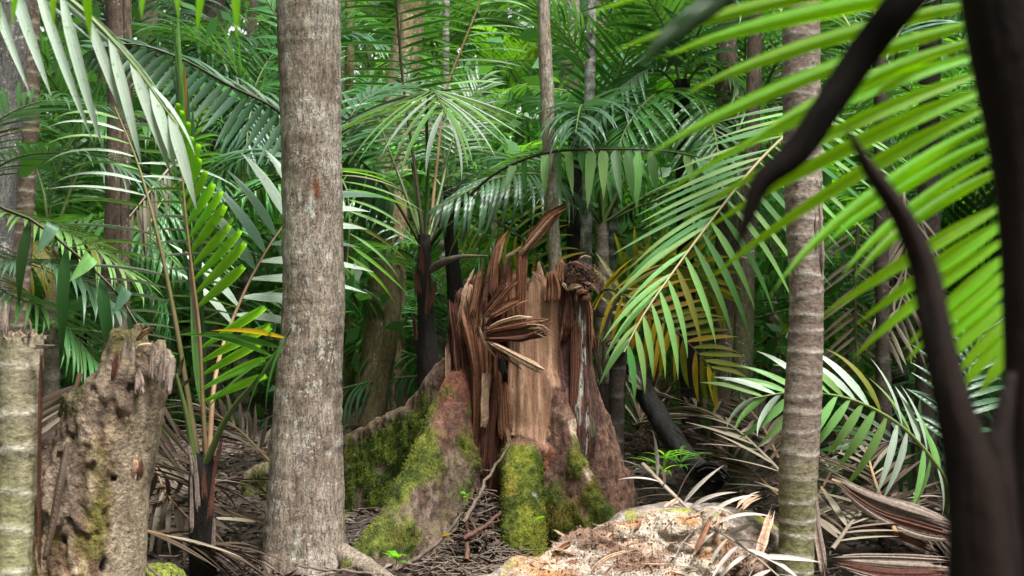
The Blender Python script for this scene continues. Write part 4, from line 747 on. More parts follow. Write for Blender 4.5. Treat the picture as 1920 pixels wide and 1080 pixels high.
frond(sap, pp((387, 865, 5.18), (380, 760, 5.14), (374, 620, 5.1), (362, 520, 5.08), (350, 420, 5.06), (338, 300, 5.06), (326, 230, 5.06)), 21, .16, (.44, .44, .42, .35, .27, .19, .13), .044, None, ((.86, -.15, .36), (.72, -.2, .68), (.18, -.1, 1)), FRESH, RACHR, (.011, .003), ('p',), .2, .03, label='fresh bright green frond', seed=4)
frond(sap, pp((386, 868, 5.18), (430, 775, 5.1), (500, 690, 5.0), (546, 616, 4.95)), 4, .74, (.30, .40, .38, .36), .036, ((-.85, -.1, .45), (-1, -.1, .06)), ((-.9, -.2, -.05), (-.22, -.1, -1)), MID, PETI, (.020, .006), ('1',), .4, .05, seed=5)
frond(sap, pp((372, 866, 5.22), (346, 700, 5.2), (318, 545, 5.15), (288, 410, 5.1), (256, 300, 5.1), (215, 200, 5.1)), 19, .30, (.26, .36, .44, .5, .42, .3), .021, ((-.96, -.1, .22), (-.95, -.1, .32)), ((.97, -.1, .06), (.95, 0, .0)), SILVER, RACHT, (.016, .003), ('1', '12', '2'), .5, .04, seed=6, mix=(PALE, .35))
frond(sap, pp((392, 862, 5.24), (402, 720, 5.4), (440, 590, 5.8), (484, 497, 6.0), (530, 425, 6.15), (590, 360, 6.3)), 8, .46, (.42, .56, .58, .5, .4), .072, ((-.62, 0, .78), (-.42, 0, .9)), ((.95, .2, -.05), (.95, .2, .2)), SILVER, RACHR, (.014, .004), ('1',), .2, .03, seed=7, mix=(BLUE, .45))
frond(sap, pp((366, 880, 5.18), (350, 780, 5.15), (330, 700, 5.12)), 2, .8, (.1, .1), .02, 'auto', 'auto', DRYB, PETI, (.018, .008), seed=8)

# ------------------------------------------------------------------ palm off the left edge: silvery hanging frond and near tips
pl_ = thing('palm_tree', (-2.7, 3.2, 0), 'palm off the left edge whose silvery leaves hang into the picture', 'palm')
trunk_part(pl_, [(-2.7, 3.2, -.05, .09), (-2.68, 3.2, 1.5, .08), (-2.65, 3.2, 3.0, .075)], 'palm', rings=.1, seed=51)
CR = Vector((-2.65, 3.2, 3.0))
frond(pl_, [CR, P(-420, -250, 3.5), P(-150, -140, 3.6), P(20, -70, 3.6), P(132, 0, 3.6), P(245, 115, 3.6), P(335, 240, 3.6)], 13, .36, (.52, .52, .52, .50, .44, .36, .26), .036, None, ((.30, -.1, -.95), (.34, -.1, -.94)), SILVER, RACH, (.018, .003), ('0', '1'), .1, .035, seed=10, label='silvery leaflets hanging down')
frond(pl_, [CR, P(-420, -255, 3.55), P(-150, -145, 3.65), P(20, -75, 3.65), P(132, -4, 3.65), P(245, 110, 3.65), P(335, 236, 3.65)], 6, .55, (.5, .46, .36, .26), .028, ((.78, .1, -.6), (.62, .1, -.78)), None, SILVER, RACH, (.006, .003), ('0', '1'), .1, .03, seed=110)
frond(pl_, [CR, P(-300, -300, 2.6), P(-60, -92, 2.4), P(120, -80, 2.4), P(300, -86, 2.4), P(470, -70, 2.4)], 24, .4, (.15, .17, .16, .15), .022, None, ((.05, -.1, -1), (-.05, -.1, -1)), NEAR, RACH, (.012, .003), ('0',), .1, .08, seed=11, label='bright green leaf tips along the top edge')
frond(pl_, [CR, P(-150, 250, 4.4), P(0, 388, 4.4), P(60, 412, 4.4), P(130, 466, 4.4), P(210, 538, 4.4), P(262, 615, 4.35)], 9, .42, (.22, .24, .22, .2), .056, ((-.1, -.5, .5), (.9, -.3, .2)), None, PALE, RACHD, (.014, .004), ('t', '3', 't'), .5, .05, seed=12, mix=(BLUE, .5))
frond(pl_, [CR, P(-150, 252, 4.42), P(0, 390, 4.42), P(60, 414, 4.42), P(130, 468, 4.42), P(210, 540, 4.42), P(262, 617, 4.37)], 7, .56, (.30, .36, .42, .30), .054, None, ((-.72, -.1, -.68), (-.35, -.2, -.95), (.5, -.2, -.9)), DEEP, RACHD, (.006, .004), ('1', '1', '2'), .3, .05, seed=13, label='dark broad leaflets above the rotten stump')
pf = thing('palm_tree', (P(-90, 800, 6.2).x, 6.2, 0), 'palm beyond the left edge whose fine fronds fill the view above the stub', 'palm')
trunk_part(pf, px_rows([(-90, 380, 40), (-90, 800, 44)], 6.2), 'dark', rings=.12, seed=151)
for i, (p1, p2, p3, m) in enumerate((((20, 300), (150, 290), (300, 345), BLUE), ((10, 400), (130, 440), (255, 520), PALE), ((0, 480), (110, 500), (230, 580), BLUE), ((0, 540), (100, 590), (190, 690), MID), ((-20, 240), (80, 190), (190, 200), BLUE))):
    frond(pf, pp((-90, 400, 6.2), (*p1, 6.1), (*p2, 6.0), (*p3, 5.9)), 30, .18, (.3, .42, .38, .2), .022, 'auto', 'auto', m, RACH, (.010, .003), ('1', '12'), .4, .05, seed=160 + i, lift=.1)
for a in range(5):
    az = 1.2 + a * .95; e = Vector((math.cos(az), math.sin(az), 0))
    frond(pl_, [CR, CR + e * .6 + Vector((0, 0, .4)), CR + e * 1.3 + Vector((0, 0, .35)), CR + e * 1.9 + Vector((0, 0, -.2))], 24, .2, (.4, .6, .5, .2), .04, mat=MID, joined=True, seed=a + 60, bends=('12',))

# ------------------------------------------------------------------ near palm at the right edge, out of focus
npalm = thing('palm_tree', (P(1905, 1080, 1.056).x, 1.6, 0), 'dark blurred palm at the right edge with bright green backlit leaflets', 'palm')
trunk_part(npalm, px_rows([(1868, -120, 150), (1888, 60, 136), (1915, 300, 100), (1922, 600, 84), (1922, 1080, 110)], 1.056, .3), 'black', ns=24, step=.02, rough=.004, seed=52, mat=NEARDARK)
frond(npalm, pp((1935, 1000, 1.488), (1925, 700, 1.615), (1905, 480, 1.700), (1885, 250, 1.700), (1862, 40, 1.700), (1835, -150, 1.683), (1790, -330, 1.615)), 31, .26, (.10, .22, .35, .46, .58, .70, .76), .027, None, ((-.78, -.05, -.66), (-.88, -.05, -.46), (-1.0, -.1, .14)), NEAR, RACHD, (.010, .003), ('n',), .35, .03, seed=14, t1=.97, label='bright green backlit frond')
def blade(root, pts, wd, mat, name, seg=26, curl=.25, label=None, thick=.003):
    b = np.array(root.location); c = catmull([(*P(*p), M2(w_, p[2])) for p, w_ in zip(pts, wd)], seg); cc, w2 = c[:, :3] - b, np.maximum(c[:, 3], .002) / 2; T_, U_, S_ = frames(cc)
    view = np.array([0, 1.0, 0]); side = np.cross(T_, view); side /= np.linalg.norm(side, axis=1)[:, None]; nrm = np.cross(side, T_); V = []
    for lay in (-1, 1):
        for s in np.linspace(-1, 1, 7): V.append(cc + side * (w2 * s)[:, None] + nrm * (curl * w2 * (s * s) + lay * thick * (1.05 - abs(s)) + .05 * w2 * np.sin(np.arange(seg) * .9 + s * 2))[:, None])
    V = np.stack(V, 1); ring = list(range(7)) + list(range(13, 6, -1)); V = V[:, ring].reshape(-1, 3); n2 = 14
    t = [(0, k + 1, k) for k in range(1, n2 - 1)] + [((seg - 1) * n2, (seg - 1) * n2 + k, (seg - 1) * n2 + k + 1) for k in range(1, n2 - 1)]
    o = link(name, mesh_np(name, V, grid_quads(seg, n2), mat, None, True, np.array(t)), root)
    if label: o['label'] = label
    return o
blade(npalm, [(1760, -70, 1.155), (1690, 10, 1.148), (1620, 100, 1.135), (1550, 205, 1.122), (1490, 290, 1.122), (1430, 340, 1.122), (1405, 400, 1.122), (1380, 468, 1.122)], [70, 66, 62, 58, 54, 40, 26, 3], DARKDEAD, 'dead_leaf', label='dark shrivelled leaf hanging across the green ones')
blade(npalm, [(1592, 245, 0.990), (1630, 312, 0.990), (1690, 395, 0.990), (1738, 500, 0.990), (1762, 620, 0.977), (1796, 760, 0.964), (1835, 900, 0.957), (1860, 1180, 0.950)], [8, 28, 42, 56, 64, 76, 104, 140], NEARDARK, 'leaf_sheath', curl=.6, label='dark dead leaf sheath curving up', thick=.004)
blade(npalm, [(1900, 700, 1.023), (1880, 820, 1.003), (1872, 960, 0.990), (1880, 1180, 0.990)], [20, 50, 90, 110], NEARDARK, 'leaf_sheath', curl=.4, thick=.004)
blade(npalm, [(1420, -60, 1.254), (1330, 10, 1.254), (1260, 60, 1.254), (1195, 125, 1.254)], [40, 44, 36, 4], DEEP, 'leaflet', curl=.2, thick=.001)

# ------------------------------------------------------------------ palm in the middle behind the stump
pc_ = thing('palm_tree', (P(800, 860, 8.2).x, 8.2, 0), 'dark-stemmed palm behind the left of the stump with pale arching frond', 'palm')
trunk_part(pc_, px_rows([(795, 440, 26), (797, 520, 30), (800, 640, 38), (806, 740, 46)], 8.2), 'black', ns=24, step=.014, rough=.016, seed=53)
for i, (a, b, w_) in enumerate((((786, 560), (778, 500), 12), ((806, 580), (818, 520), 9), ((792, 520), (790, 450), 12), ((800, 600), (806, 480), 8), ((780, 640), (776, 590), 8))): splinter(pc_, [(*a, 8.05), ((a[0] + b[0]) / 2, (a[1] + b[1]) / 2, 8.03), (*b, 8.0)], [w_, w_, 3], .006, SPLD, 560 + i, 'leaf_base', jag=.2)
frond(pc_, pp((797, 470, 8.2), (802, 330, 8.05), (800, 215, 7.7), (808, 168, 7.2), (820, 180, 6.8), (836, 215, 6.4)), 14, .42, (.62, .68, .68, .56, .42), .055, ((-.95, -.1, -.05), (-.75, -.35, -.45), (-.3, -.5, -.85)), ((.95, -.1, .0), (.85, -.35, -.3), (.35, -.5, -.8)), SILVER, RACH, (.018, .004), ('1', '01', '1'), .5, .04, label='pale silvery frond arching forward', seed=15, mix=(PALE, .4))
frond(pc_, pp((803, 465, 8.2), (850, 402, 8.1), (925, 328, 8.0), (1010, 290, 7.9), (1130, 280, 7.8), (1300, 292, 7.7), (1360, 310, 7.65)), 19, .36, (.26, .36, .40, .38, .32, .22), .066, None, ((-.1, -.35, -1), (.25, -.3, -1)), MID, RACHD, (.018, .004), ('i', 'i1'), .1, .10, seed=16, label='level frond with leaflets hanging straight down', mix=(PALE, .45))
frond(pc_, pp((803, 463, 8.22), (850, 400, 8.12), (925, 326, 8.02), (1010, 288, 7.92), (1130, 278, 7.82), (1300, 290, 7.72)), 16, .36, (.25, .4, .42, .3), .05, ((.4, .8, .35), (.7, .6, .2)), None, DEEP, RACHD, (.006, .003), ('2',), .5, .06, seed=17)
frond(pc_, pp((795, 455, 8.2), (776, 300, 8.3), (756, 160, 8.3), (743, 0, 8.2), (735, -130, 8.1)), 24, .35, (.45, .48, .46, .4), .026, ((-.95, -.1, .05), (-.93, -.1, .15)), ((.95, -.1, .22), (.93, -.1, .3)), GREEN, RACHD, (.016, .006), ('1', '12'), .4, .04, seed=18, mix=(MID, .4))
frond(pc_, pp((805, 455, 8.3), (820, 300, 8.45), (838, 165, 8.5), (870, 80, 8.5), (902, 0, 8.5), (940, -110, 8.4)), 20, .45, (.45, .48, .46, .4), .03, ((-.93, -.1, .3), (-.9, -.1, .35)), ((.88, -.1, .1), (.85, -.1, .15)), MID, RACHR, (.014, .005), ('1', '2'), .5, .04, seed=19, mix=(PALE, .3))
frond(pc_, pp((790, 460, 8.2), (725, 355, 8.1), (655, 285, 8.0), (590, 250, 7.9)), 15, .35, (.3, .42, .4, .2), .045, ((-.4, .3, -.8), (-.7, .2, -.6)), ((.1, -.4, -.95), (-.3, -.4, -.9)), DEEP, RACHD, (.018, .005), ('2',), .4, .06, seed=20)
for i, (a, b, c) in enumerate((((748, 330), (715, 240), (690, 150)), ((775, 320), (762, 240), (765, 120)), ((828, 350), (850, 260), (905, 180)), ((838, 380), (880, 330), (960, 310)), ((765, 370), (700, 330), (600, 330)))):
    frond(pc_, pp((797, 470, 8.2), (*a, 8.35 + .1 * i), (*b, 8.6 + .15 * i), (*c, 8.9 + .2 * i)), 18, .4, (.35, .45, .3), .035, 'auto', 'auto', (GREEN, DEEP)[i % 2], (PETI, RACHD)[i % 2], (.018, .004), ('2',), seed=70 + i, joined=True)
blade(pc_, [(806, 508, 7.9), (822, 496, 7.8), (860, 482, 7.7), (915, 480, 7.6)], [12, 16, 9, 3], DRY, 'dead_leaf', curl=.4, thick=.002)

p8 = thing('palm_tree', (P(852, 780, 9.6).x, 9.6, 0), 'second dark-stemmed palm just left of the stump top with olive fronds', 'palm')
trunk_part(p8, px_rows([(842, 350, 24), (848, 480, 28), (858, 600, 32)], 9.6), 'black', ns=16, step=.03, rough=.012, seed=54)
frond(p8, pp((846, 400, 9.5), (880, 402, 9.0), (940, 420, 8.5), (1000, 470, 8.1), (1040, 540, 7.9)), 17, .18, (.35, .45, .42, .3), .04, ((.3, -.1, .75), (.85, -.1, .35)), ((-.75, -.1, -.6), (.1, -.1, -1)), OLIVE, RACHD, (.014, .004), ('1', '12'), .4, .06, seed=21, mix=(YELLOW, .15), label='olive yellowing frond')
for i, (a, b) in enumerate((((830, 280), (790, 200)), ((860, 260), (900, 150)), ((900, 330), (990, 280)), ((810, 330), (740, 330)))):
    frond(p8, pp((845, 380, 9.6), (*a, 9.7), (*b, 9.9)), 18, .35, (.4, .5, .3), .04, 'auto', 'auto', (GREEN, MID)[i % 2], PETI, (.018, .004), ('2',), seed=80 + i, joined=True)

p9 = thing('young_palm', (P(1128, 800, 7.3).x, 7.3, 0), 'small yellowing palm frond cluster behind the right of the stump', 'palm')
trunk_part(p9, px_rows([(1128, 720, 26), (1128, 790, 30)], 7.3), 'dark', ns=16, step=.03, rough=.01, seed=55)
frond(p9, pp((1128, 720, 7.3), (1110, 600, 7.3), (1130, 545, 7.2), (1190, 565, 7.0), (1260, 615, 6.9), (1345, 700, 6.8)), 20, .34, (.30, .38, .36, .26), .04, ((.4, -.1, .55), (.95, -.1, -.1)), ((-.55, -.1, -.8), (.1, -.1, -1)), OLIVE, RACHD, (.014, .004), ('1', '12'), .3, .06, seed=22, mix=(YELLOW, .6), label='yellow and olive frond')
frond(p9, pp((1132, 720, 7.35), (1140, 600, 7.4), (1190, 520, 7.4), (1280, 500, 7.3), (1350, 560, 7.2)), 16, .34, (.30, .38, .36, .26), .038, 'auto', 'auto', OLIVE, RACHD, (.014, .004), ('12',), .3, .06, seed=23, joined=True)

# ------------------------------------------------------------------ palms on the right
pj = thing('palm_tree', (P(1655, 900, 6.0).x, 6.0, 0), 'slim palm whose long pale frond droops between stump and ringed trunk', 'palm')
trunk_part(pj, px_rows([(1650, 100, 22), (1652, 400, 24), (1655, 700, 26), (1660, 900, 28)], 6.0), 'dark', ns=16, step=.02, rough=.006, seed=56, rings=.15, ringcol=(.1, .08, .06))
frond(pj, pp((1650, 130, 6.0), (1590, 150, 5.8), (1505, 225, 5.45), (1425, 300, 5.2), (1340, 405, 5.0), (1262, 510, 4.85), (1195, 610, 4.7), (1170, 660, 4.66)), 25, .27, (.50, .58, .58, .56, .46, .34, .22), .036, ((-.96, -.15, -.16), (-.92, -.15, -.38), (-.62, -.2, -.75)), ((.9, -.2, -.45), (.55, -.2, -.83), (.15, -.2, -1)), PALE, RACHT, (.013, .004), ('0', '1'), .15, .025, seed=24, mix=(MID, .35), label='long pale frond sweeping down to the left')
for i, (a, b, c) in enumerate((((1600, 60), (1540, -20), (1450, -40)), ((1700, 40), (1780, -20), (1850, 40)), ((1690, 160), (1740, 200), (1790, 330)), ((1640, 60), (1640, -40), (1600, -130)))):
    frond(pj, pp((1650, 130, 6.0), (*a, 6.1 + .1 * i), (*b, 6.3 + .2 * i), (*c, 6.5 + .3 * i)), 22, .2, (.4, .55, .5, .2), .036, 'auto', 'auto', (MID, BLUE)[i % 2], RACH, (.014, .004), ('12',), seed=90 + i, joined=True)
pk = thing('young_palm', (P(1775, 1010, 5.6).x, 5.6, 0), 'small palm with pale frond reaching behind the ringed trunk at lower right', 'palm')
trunk_part(pk, px_rows([(1772, 960, 36), (1774, 1040, 40)], 5.6), 'dark', ns=16, step=.02, rough=.01, seed=57)
frond(pk, pp((1772, 970, 5.6), (1776, 915, 5.5), (1745, 858, 5.4), (1680, 792, 5.32), (1590, 747, 5.28), (1480, 736, 5.25), (1405, 748, 5.2)), 17, .22, (.26, .36, .38, .36, .32, .26), .039, ((-.15, .1, .95), (-.5, .1, .85), (-.95, 0, .25)), ((.05, -.2, -1), (-.55, -.15, -.75), (-.85, -.1, -.45)), PALE, RACH, (.013, .003), ('1', '2', '12'), .3, .09, seed=25, mix=(SILVER, .3), label='pale green frond crossing behind the ringed trunk')
frond(pk, pp((1776, 980, 5.65), (1760, 870, 5.8), (1710, 830, 5.9), (1640, 835, 5.9), (1580, 880, 5.85)), 15, .3, (.3, .36, .3, .2), .03, 'auto', ((.1, -.2, -.95), (-.4, -.2, -.9)), DEEP, RACHD, (.012, .003), ('1', '2'), .3, .05, seed=26)
frond(pk, pp((1772, 980, 5.6), (1800, 800, 5.7), (1830, 650, 5.8), (1870, 560, 5.8)), 18, .3, (.3, .36, .3, .2), .032, 'auto', 'auto', BLUE, RACH, (.012, .003), ('12',), seed=27, joined=True)

pg = thing('palm_tree', (P(590, 900, 7.4).x, 7.4, 0), 'palm hidden behind the thick grey tree with blue-green fronds either side', 'palm')
trunk_part(pg, px_rows([(590, 350, 40), (590, 800, 46)], 7.4), 'palm', ns=20, step=.02, rings=.1, seed=58)
frond(pg, pp((590, 350, 7.4), (570, 255, 7.35), (520, 207, 7.3), (430, 160, 7.2), (335, 108, 7.1), (240, 82, 7.0), (170, 95, 6.9)), 26, .2, (.34, .40, .40, .38, .30, .2), .046, ((-.6, .2, .75), (-.9, .1, .25)), ((-.5, -.15, -.82), (-.75, -.15, -.6)), BLUE, RACHD, (.016, .004), ('1', '12'), .3, .04, seed=28, label='large blue-green frond spreading left')
frond(pg, pp((592, 370, 7.3), (600, 330, 6.9), (628, 322, 6.6), (648, 350, 6.5), (655, 420, 6.45), (650, 500, 6.4)), 14, .35, (.42, .46, .44, .36), .022, ((.95, -.2, .12), (.9, -.2, -.15), (.75, -.2, -.6)), None, PALE, RACH, (.012, .003), ('1', '12'), .4, .04, seed=29, label='fine pale leaflets fanning right of the trunk', mix=(FRESH, .3))
for i, (a, b, c) in enumerate((((560, 300), (480, 280), (400, 330)), ((560, 330), (470, 360), (380, 430)), ((640, 250), (690, 180), (760, 160)), ((590, 230), (560, 100), (500, 0)))):
    frond(pg, pp((590, 360, 7.4), (*a, 7.6), (*b, 7.8), (*c, 8.0)), 22, .2, (.35, .45, .4, .2), .04, 'auto', 'auto', (BLUE, GREEN)[i % 2], RACHD, (.014, .004), ('12',), seed=100 + i, joined=True)
pd = thing('palm_tree', (P(1282, 800, 9.0).x, 9.0, 0), 'black-stemmed palm behind the level hanging frond', 'palm')
trunk_part(pd, px_rows([(1278, 150, 28), (1280, 320, 30), (1290, 600, 34), (1296, 780, 36)], 9.0), 'black', ns=16, step=.03, rough=.012, seed=59)
for i, (a, b, c) in enumerate((((1230, 130), (1170, 160), (1100, 240)), ((1320, 120), (1380, 150), (1440, 240)), ((1250, 60), (1200, -20), (1150, -60)), ((1310, 60), (1350, 0), (1400, 10)), ((1240, 170), (1180, 230), (1140, 330)), ((1300, 170), (1340, 250), (1350, 350)))):
    frond(pd, pp((1278, 170, 9.0), (*a, 8.9 - .05 * i), (*b, 8.8 - .1 * i), (*c, 8.6 - .1 * i)), 24, .15, (.45, .6, .55, .25), .04, 'auto', 'auto', (BLUE, MID, GREEN)[i % 3], RACH, (.016, .004), ('12',), seed=110 + i, joined=True)

# ------------------------------------------------------------------ dead fronds hanging and lying
def dead(pts, label, n=20, L=(.3, .42, .36, .2), W=.026, A='auto', B='auto', mat=DRY, rm=RACHDRY, seed=1, bends=('0', '1', '12'), jit=.12, alpha=(50, 20), joined=False, **k):
    q = pp(*pts); r = thing('dead_palm_frond', (q[0].x, q[0].y, max(0, min(t.z for t in q))), label, 'dead frond', 'dead fronds in the undergrowth')
    frond(r, q, n, .1, L, W, A, B, mat, rm, (.012, .004), bends, .4, jit, seed=seed, alpha=alpha, name='rachis', joined=joined, **k); return r
dead([(1612, 380, 6.5), (1606, 480, 6.45), (1604, 600, 6.4), (1606, 705, 6.4)], 'dead brown frond hanging in a herringbone right of ringed trunk', 16, (.3, .34, .3, .2), .022, ((-.8, 0, -.55), (-.75, 0, -.65)), ((.8, 0, -.5), (.75, 0, -.6)), DRYB, RACHD, 201, ('0',), .03)
dead([(1690, 330, 6.3), (1700, 450, 6.2), (1690, 560, 6.2), (1660, 640, 6.2)], 'grey dead frond hanging behind bright near leaves', 18, (.35, .42, .4, .2), .024, ((-.5, 0, -.85), (-.7, 0, -.7)), ((.7, 0, -.6), (.4, 0, -.9)), DRY, RACHDRY, 202, ('1', '2'), .1)
dead([(330, 300, 8.6), (280, 360, 8.4), (230, 420, 8.3), (170, 470, 8.2)], 'grey dead frond hanging behind the reddish trunk', 20, (.35, .45, .4, .2), .028, ((-.5, 0, -.8), (-.8, 0, -.5)), ((.2, -.1, -.95), (-.1, -.1, -1)), DRY, RACHDRY, 203, ('1',), .08)
DL = [([(1500, 925, 6.0), (1440, 860, 6.3), (1350, 785, 6.9), (1220, 728, 7.4)], 'dry frond whose long rachis slants down to the ringed trunk', .03, DRY), 
      ([(1400, 800, 7.4), (1320, 780, 7.6), (1220, 790, 7.7)], 'dry frond far behind the charred log', .03, DRYB), ([(1460, 860, 6.8), (1430, 800, 7.0), (1400, 760, 7.2)], 'dry frond leaning by the reddish trunk with green patches', .03, DRY), ([(1460, 930, 6.6), (1380, 860, 7.3), (1280, 800, 7.7)], 'dry brown frond piled behind the charred log', .028, DRYB), ([(1240, 860, 7.6), (1200, 800, 7.7), (1230, 740, 7.8)], 'dry frond upright behind the charred log', .028, DRYB),
      ([(120, 800, 4.9), (220, 850, 5.3), (330, 900, 5.7), (470, 905, 6.0)], 'brown dead frond lying behind rotten stump', .03, DRYB), ([(520, 990, 5.8), (430, 960, 5.9), (330, 900, 6.0), (270, 840, 6.1)], 'brown dead frond sprawling beside the young palm', .034, DRYB), ([(250, 990, 5.0), (330, 1010, 5.1), (440, 1040, 5.2)], 'dark dead frond at the foot of young palm', .03, DRYB),
      ([(300, 700, 6.0), (280, 800, 6.0), (300, 900, 5.9), (360, 980, 5.6)], 'dead frond drooping behind the young palm', .03, DRYB), ([(150, 700, 5.0), (130, 780, 5.0), (120, 880, 4.9)], 'brown dead frond between ringed stub and rotten stump', .03, DRYB), ([(520, 880, 6.3), (440, 800, 6.5), (380, 760, 6.6)], 'grey dead frond left of the thick tree', .026, DRY),
      ([(1560, 1030, 5.0), (1620, 960, 5.4), (1720, 930, 5.7)], 'dry frond among the fallen sheaths at lower right', .03, DRY), ([(1560, 900, 5.8), (1640, 930, 5.7), (1750, 990, 5.6)], 'dry frond under the pale small palm', .028, DRYB), ([(1500, 1000, 5.6), (1560, 880, 6.2), (1600, 800, 6.6)], 'dry frond behind the ringed trunk foot', .03, DRYB), ([(1680, 1000, 5.2), (1640, 900, 5.6), (1620, 820, 6.0)], 'dry frond standing under the herringbone one', .026, DRY)]
for i, (pts, lb, wd, m) in enumerate(DL):
    m = DRYB if i % 2 == 0 and i else m
    dead(pts, lb, 18, (.32, .46, .42, .25), wd, mat=m, rm=RACHDRY if m is DRY else RACHR, seed=210 + i, mix=(DRYB if m is DRY else DRY, .25))
# the pale frond lying over the rotten log
dead([(1205, 870, 5.1), (1260, 925, 4.9), (1330, 985, 4.62), (1400, 1030, 4.5), (1465, 1085, 4.36)], 'bleached dead frond lying across the rotten log', 15, (.20, .26, .26, .2), .022, ((-.9, -.1, .12), (-.6, -.3, -.5)), ((.1, -.3, .9), (.6, -.5, -.1)), leaf_mat('leaf_bleached', (.46, .40, .36), (.3, .25, .2), .1, .7, .35, spec=.2), RACHDRY, 250, ('1', '2', '12'), .2)
for i, (pts, wd, lb) in enumerate((([(1560, 900, 5.3), (1640, 950, 5.3), (1740, 985, 5.25), (1800, 1000, 5.2)], [14, 44, 50, 30], 'long curled dry leaf sheath at lower right'), ([(1560, 1050, 4.9), (1640, 1062, 4.9), (1790, 1070, 4.9)], [16, 44, 40], 'lower of the curled dry leaf sheaths at lower right'), ([(1545, 1090, 4.8), (1530, 1000, 4.85), (1518, 880, 4.9)], [18, 24, 10], 'upright dry leaf strip leaning on the ringed trunk'), ([(1560, 985, 5.5), (1660, 990, 5.5), (1760, 1030, 5.4)], [12, 36, 24], 'dark dry sheath between the two curled sheaths'))):
    q = P(*pts[1]); r = thing('dry_leaf_sheath', (q.x, q.y, 0), lb, 'leaf sheath', 'dry sheaths at lower right'); splinter(r, pts, [w_ * .9 for w_ in wd], .010, SHEATH, 800 + i, 'sheath_blade', nc=16, jag=.18, seg=26)
    for k, wk, m_ in ((-.42, .3, SHEATH), (.15, .35, SPLD), (.45, .25, SHEATH)): splinter(r, [(a[0] + 6 * k, a[1] + k * w_ + R.uniform(-3, 3), a[2] - .03) for a, w_ in zip(pts, wd)], [w_ * wk for w_ in wd], .006, m_, 820 + i * 5 + int(k * 10), 'torn_strip', nc=6, jag=.25)

# ------------------------------------------------------------------ small things on the ground
def stick(pts, r0, label, mat=TWIG, name='stick'):
    q = pp(*pts); rt = thing(name, (q[-1].x, q[-1].y, 0), label, 'stick'); c = catmull([tuple(t) for t in q], 16) - np.array(rt.location); c = c + NP.normal(0, .003, c.shape); v, f = tube(c, np.linspace(r0 * .6, r0, 16), 7); link('shaft', mesh_np('shaft', v, f, mat), rt)
    for k in (5, 10):
        d = unit(NP.normal(0, 1, 3)); v, f = tube(np.array([c[k], c[k] + d * .03, c[k] + d * .07 + np.array([0, 0, .01])]), np.array([.4, .3, .1]) * r0, 5); link('side_twig', mesh_np('side_twig', v, f, mat), rt)
stick([(958, 832, 5.62), (925, 880, 5.6), (900, 925, 5.55), (868, 980, 5.45)], .011, 'thin bent dead stick leaning against the stump front'); stick([(866, 962, 5.5), (830, 1010, 5.42), (770, 1056, 5.35)], .012, 'pale dead stick lying at the foot of broad mossy root')
stick([(872, 960, 5.6), (878, 1000, 5.55), (872, 1050, 5.45)], .013, 'short dark stick between the mossy roots', SPLD); stick([(940, 960, 5.6), (905, 990, 5.55), (870, 1010, 5.5)], .014, 'dark stick lying left of the bright mossy root', SPLD); stick([(560, 1062, 5.1), (640, 1070, 5.2), (720, 1078, 5.3)], .008, 'thin twig at the thick tree foot'); stick([(252, 1030, 4.5), (275, 1060, 4.4), (300, 1085, 4.35)], .006, 'thin twig on mossy rock')
blade(thing('dead_leaf_strip', (P(110, 1040, 3.5).x, 3.5, 0), 'brown curled leaf strip leaning on the rotten stump', 'dead leaf'), [(125, 830, 3.7), (112, 900, 3.62), (98, 980, 3.58), (82, 1050, 3.55)], [8, 16, 15, 8], DRYB, 'strip_blade', curl=.6, thick=.002)
def seedling(px, py, Y, n, L, W, mat, label, name='seedling', spread=.7):
    q = P(px, py, Y); r = thing(name, (q.x, q.y, q.z), label, 'plant'); c = np.array([[0, 0, 0], [.005, 0, L * .4], [.0, 0, L * .8]]); v, f = tube(c, np.array([.003, .0025, .001]), 5); link('stem', mesh_np('stem', v, f, RACH), r)
    for i in range(n):
        a = i * 2.4; d = unit((math.cos(a) * spread, math.sin(a) * spread, .45)); x_, y_, z_ = leaf_basis(d, (0, 0, 1)); m = np.eye(4); l = L * R.uniform(.7, 1.1); m[:3, 0] = x_ * l; m[:3, 1] = y_ * W; m[:3, 2] = z_ * l; m[:3, 3] = (0, 0, L * R.uniform(.1, .7)); link('leaf', leaf_mesh(R.choice('12'), mat), r, Matrix(m.tolist()))
seedling(742, 1062, 5.3, 8, .07, .028, FRESH, 'tiny bright green seedling at the foot of broad mossy root'); seedling(1245, 905, 6.2, 14, .22, .02, FRESH, 'tuft of grassy green leaves behind the rotten log', spread=.9); seedling(872, 935, 5.5, 5, .04, .02, FRESH, 'tiny seedling beside the leaning stick'); seedling(1275, 890, 6.3, 12, .2, .018, MID, 'second grassy tuft near the charred log end', spread=.9)
seedling(520, 1000, 5.9, 6, .08, .03, MID, 'small green seedling left of thick tree foot')
for px, py, Y, c_ in ((1020, 968, 5.5, FRESH), (655, 965, 5.9, OLIVE), (845, 1000, 5.4, YELLOW)):
    q = P(px, py, Y); o = link('fallen_leaf', leaf_mesh('1', c_)); o.location = q; o.scale = (.06, .03, .06); o.rotation_euler = (.4, .3, 2.6); tag(o, {1020: 'single green fallen leaf on the bright mossy root', 655: 'pale green fallen leaf right of the thick tree', 845: 'yellow fallen leaf among twigs in front of stump'}[px], 'leaf')
mr_ = thing('mossy_rock', (P(285, 1085, 4.5).x, 4.5, 0), 'low moss-covered rock at the foot of the rotten stump', 'rock'); MB_ = np.array(mr_.location)
g, o1 = grid3((-.32, -.28, -.03), (.32, .28, .34), .012); f = np.linalg.norm(g / np.array([.24, .2, .24], np.float32), axis=-1) - 1 + .35 * fbm(g, 5, 140, 3); v, q = nets((f * .2).astype(np.float32), o1, .012)
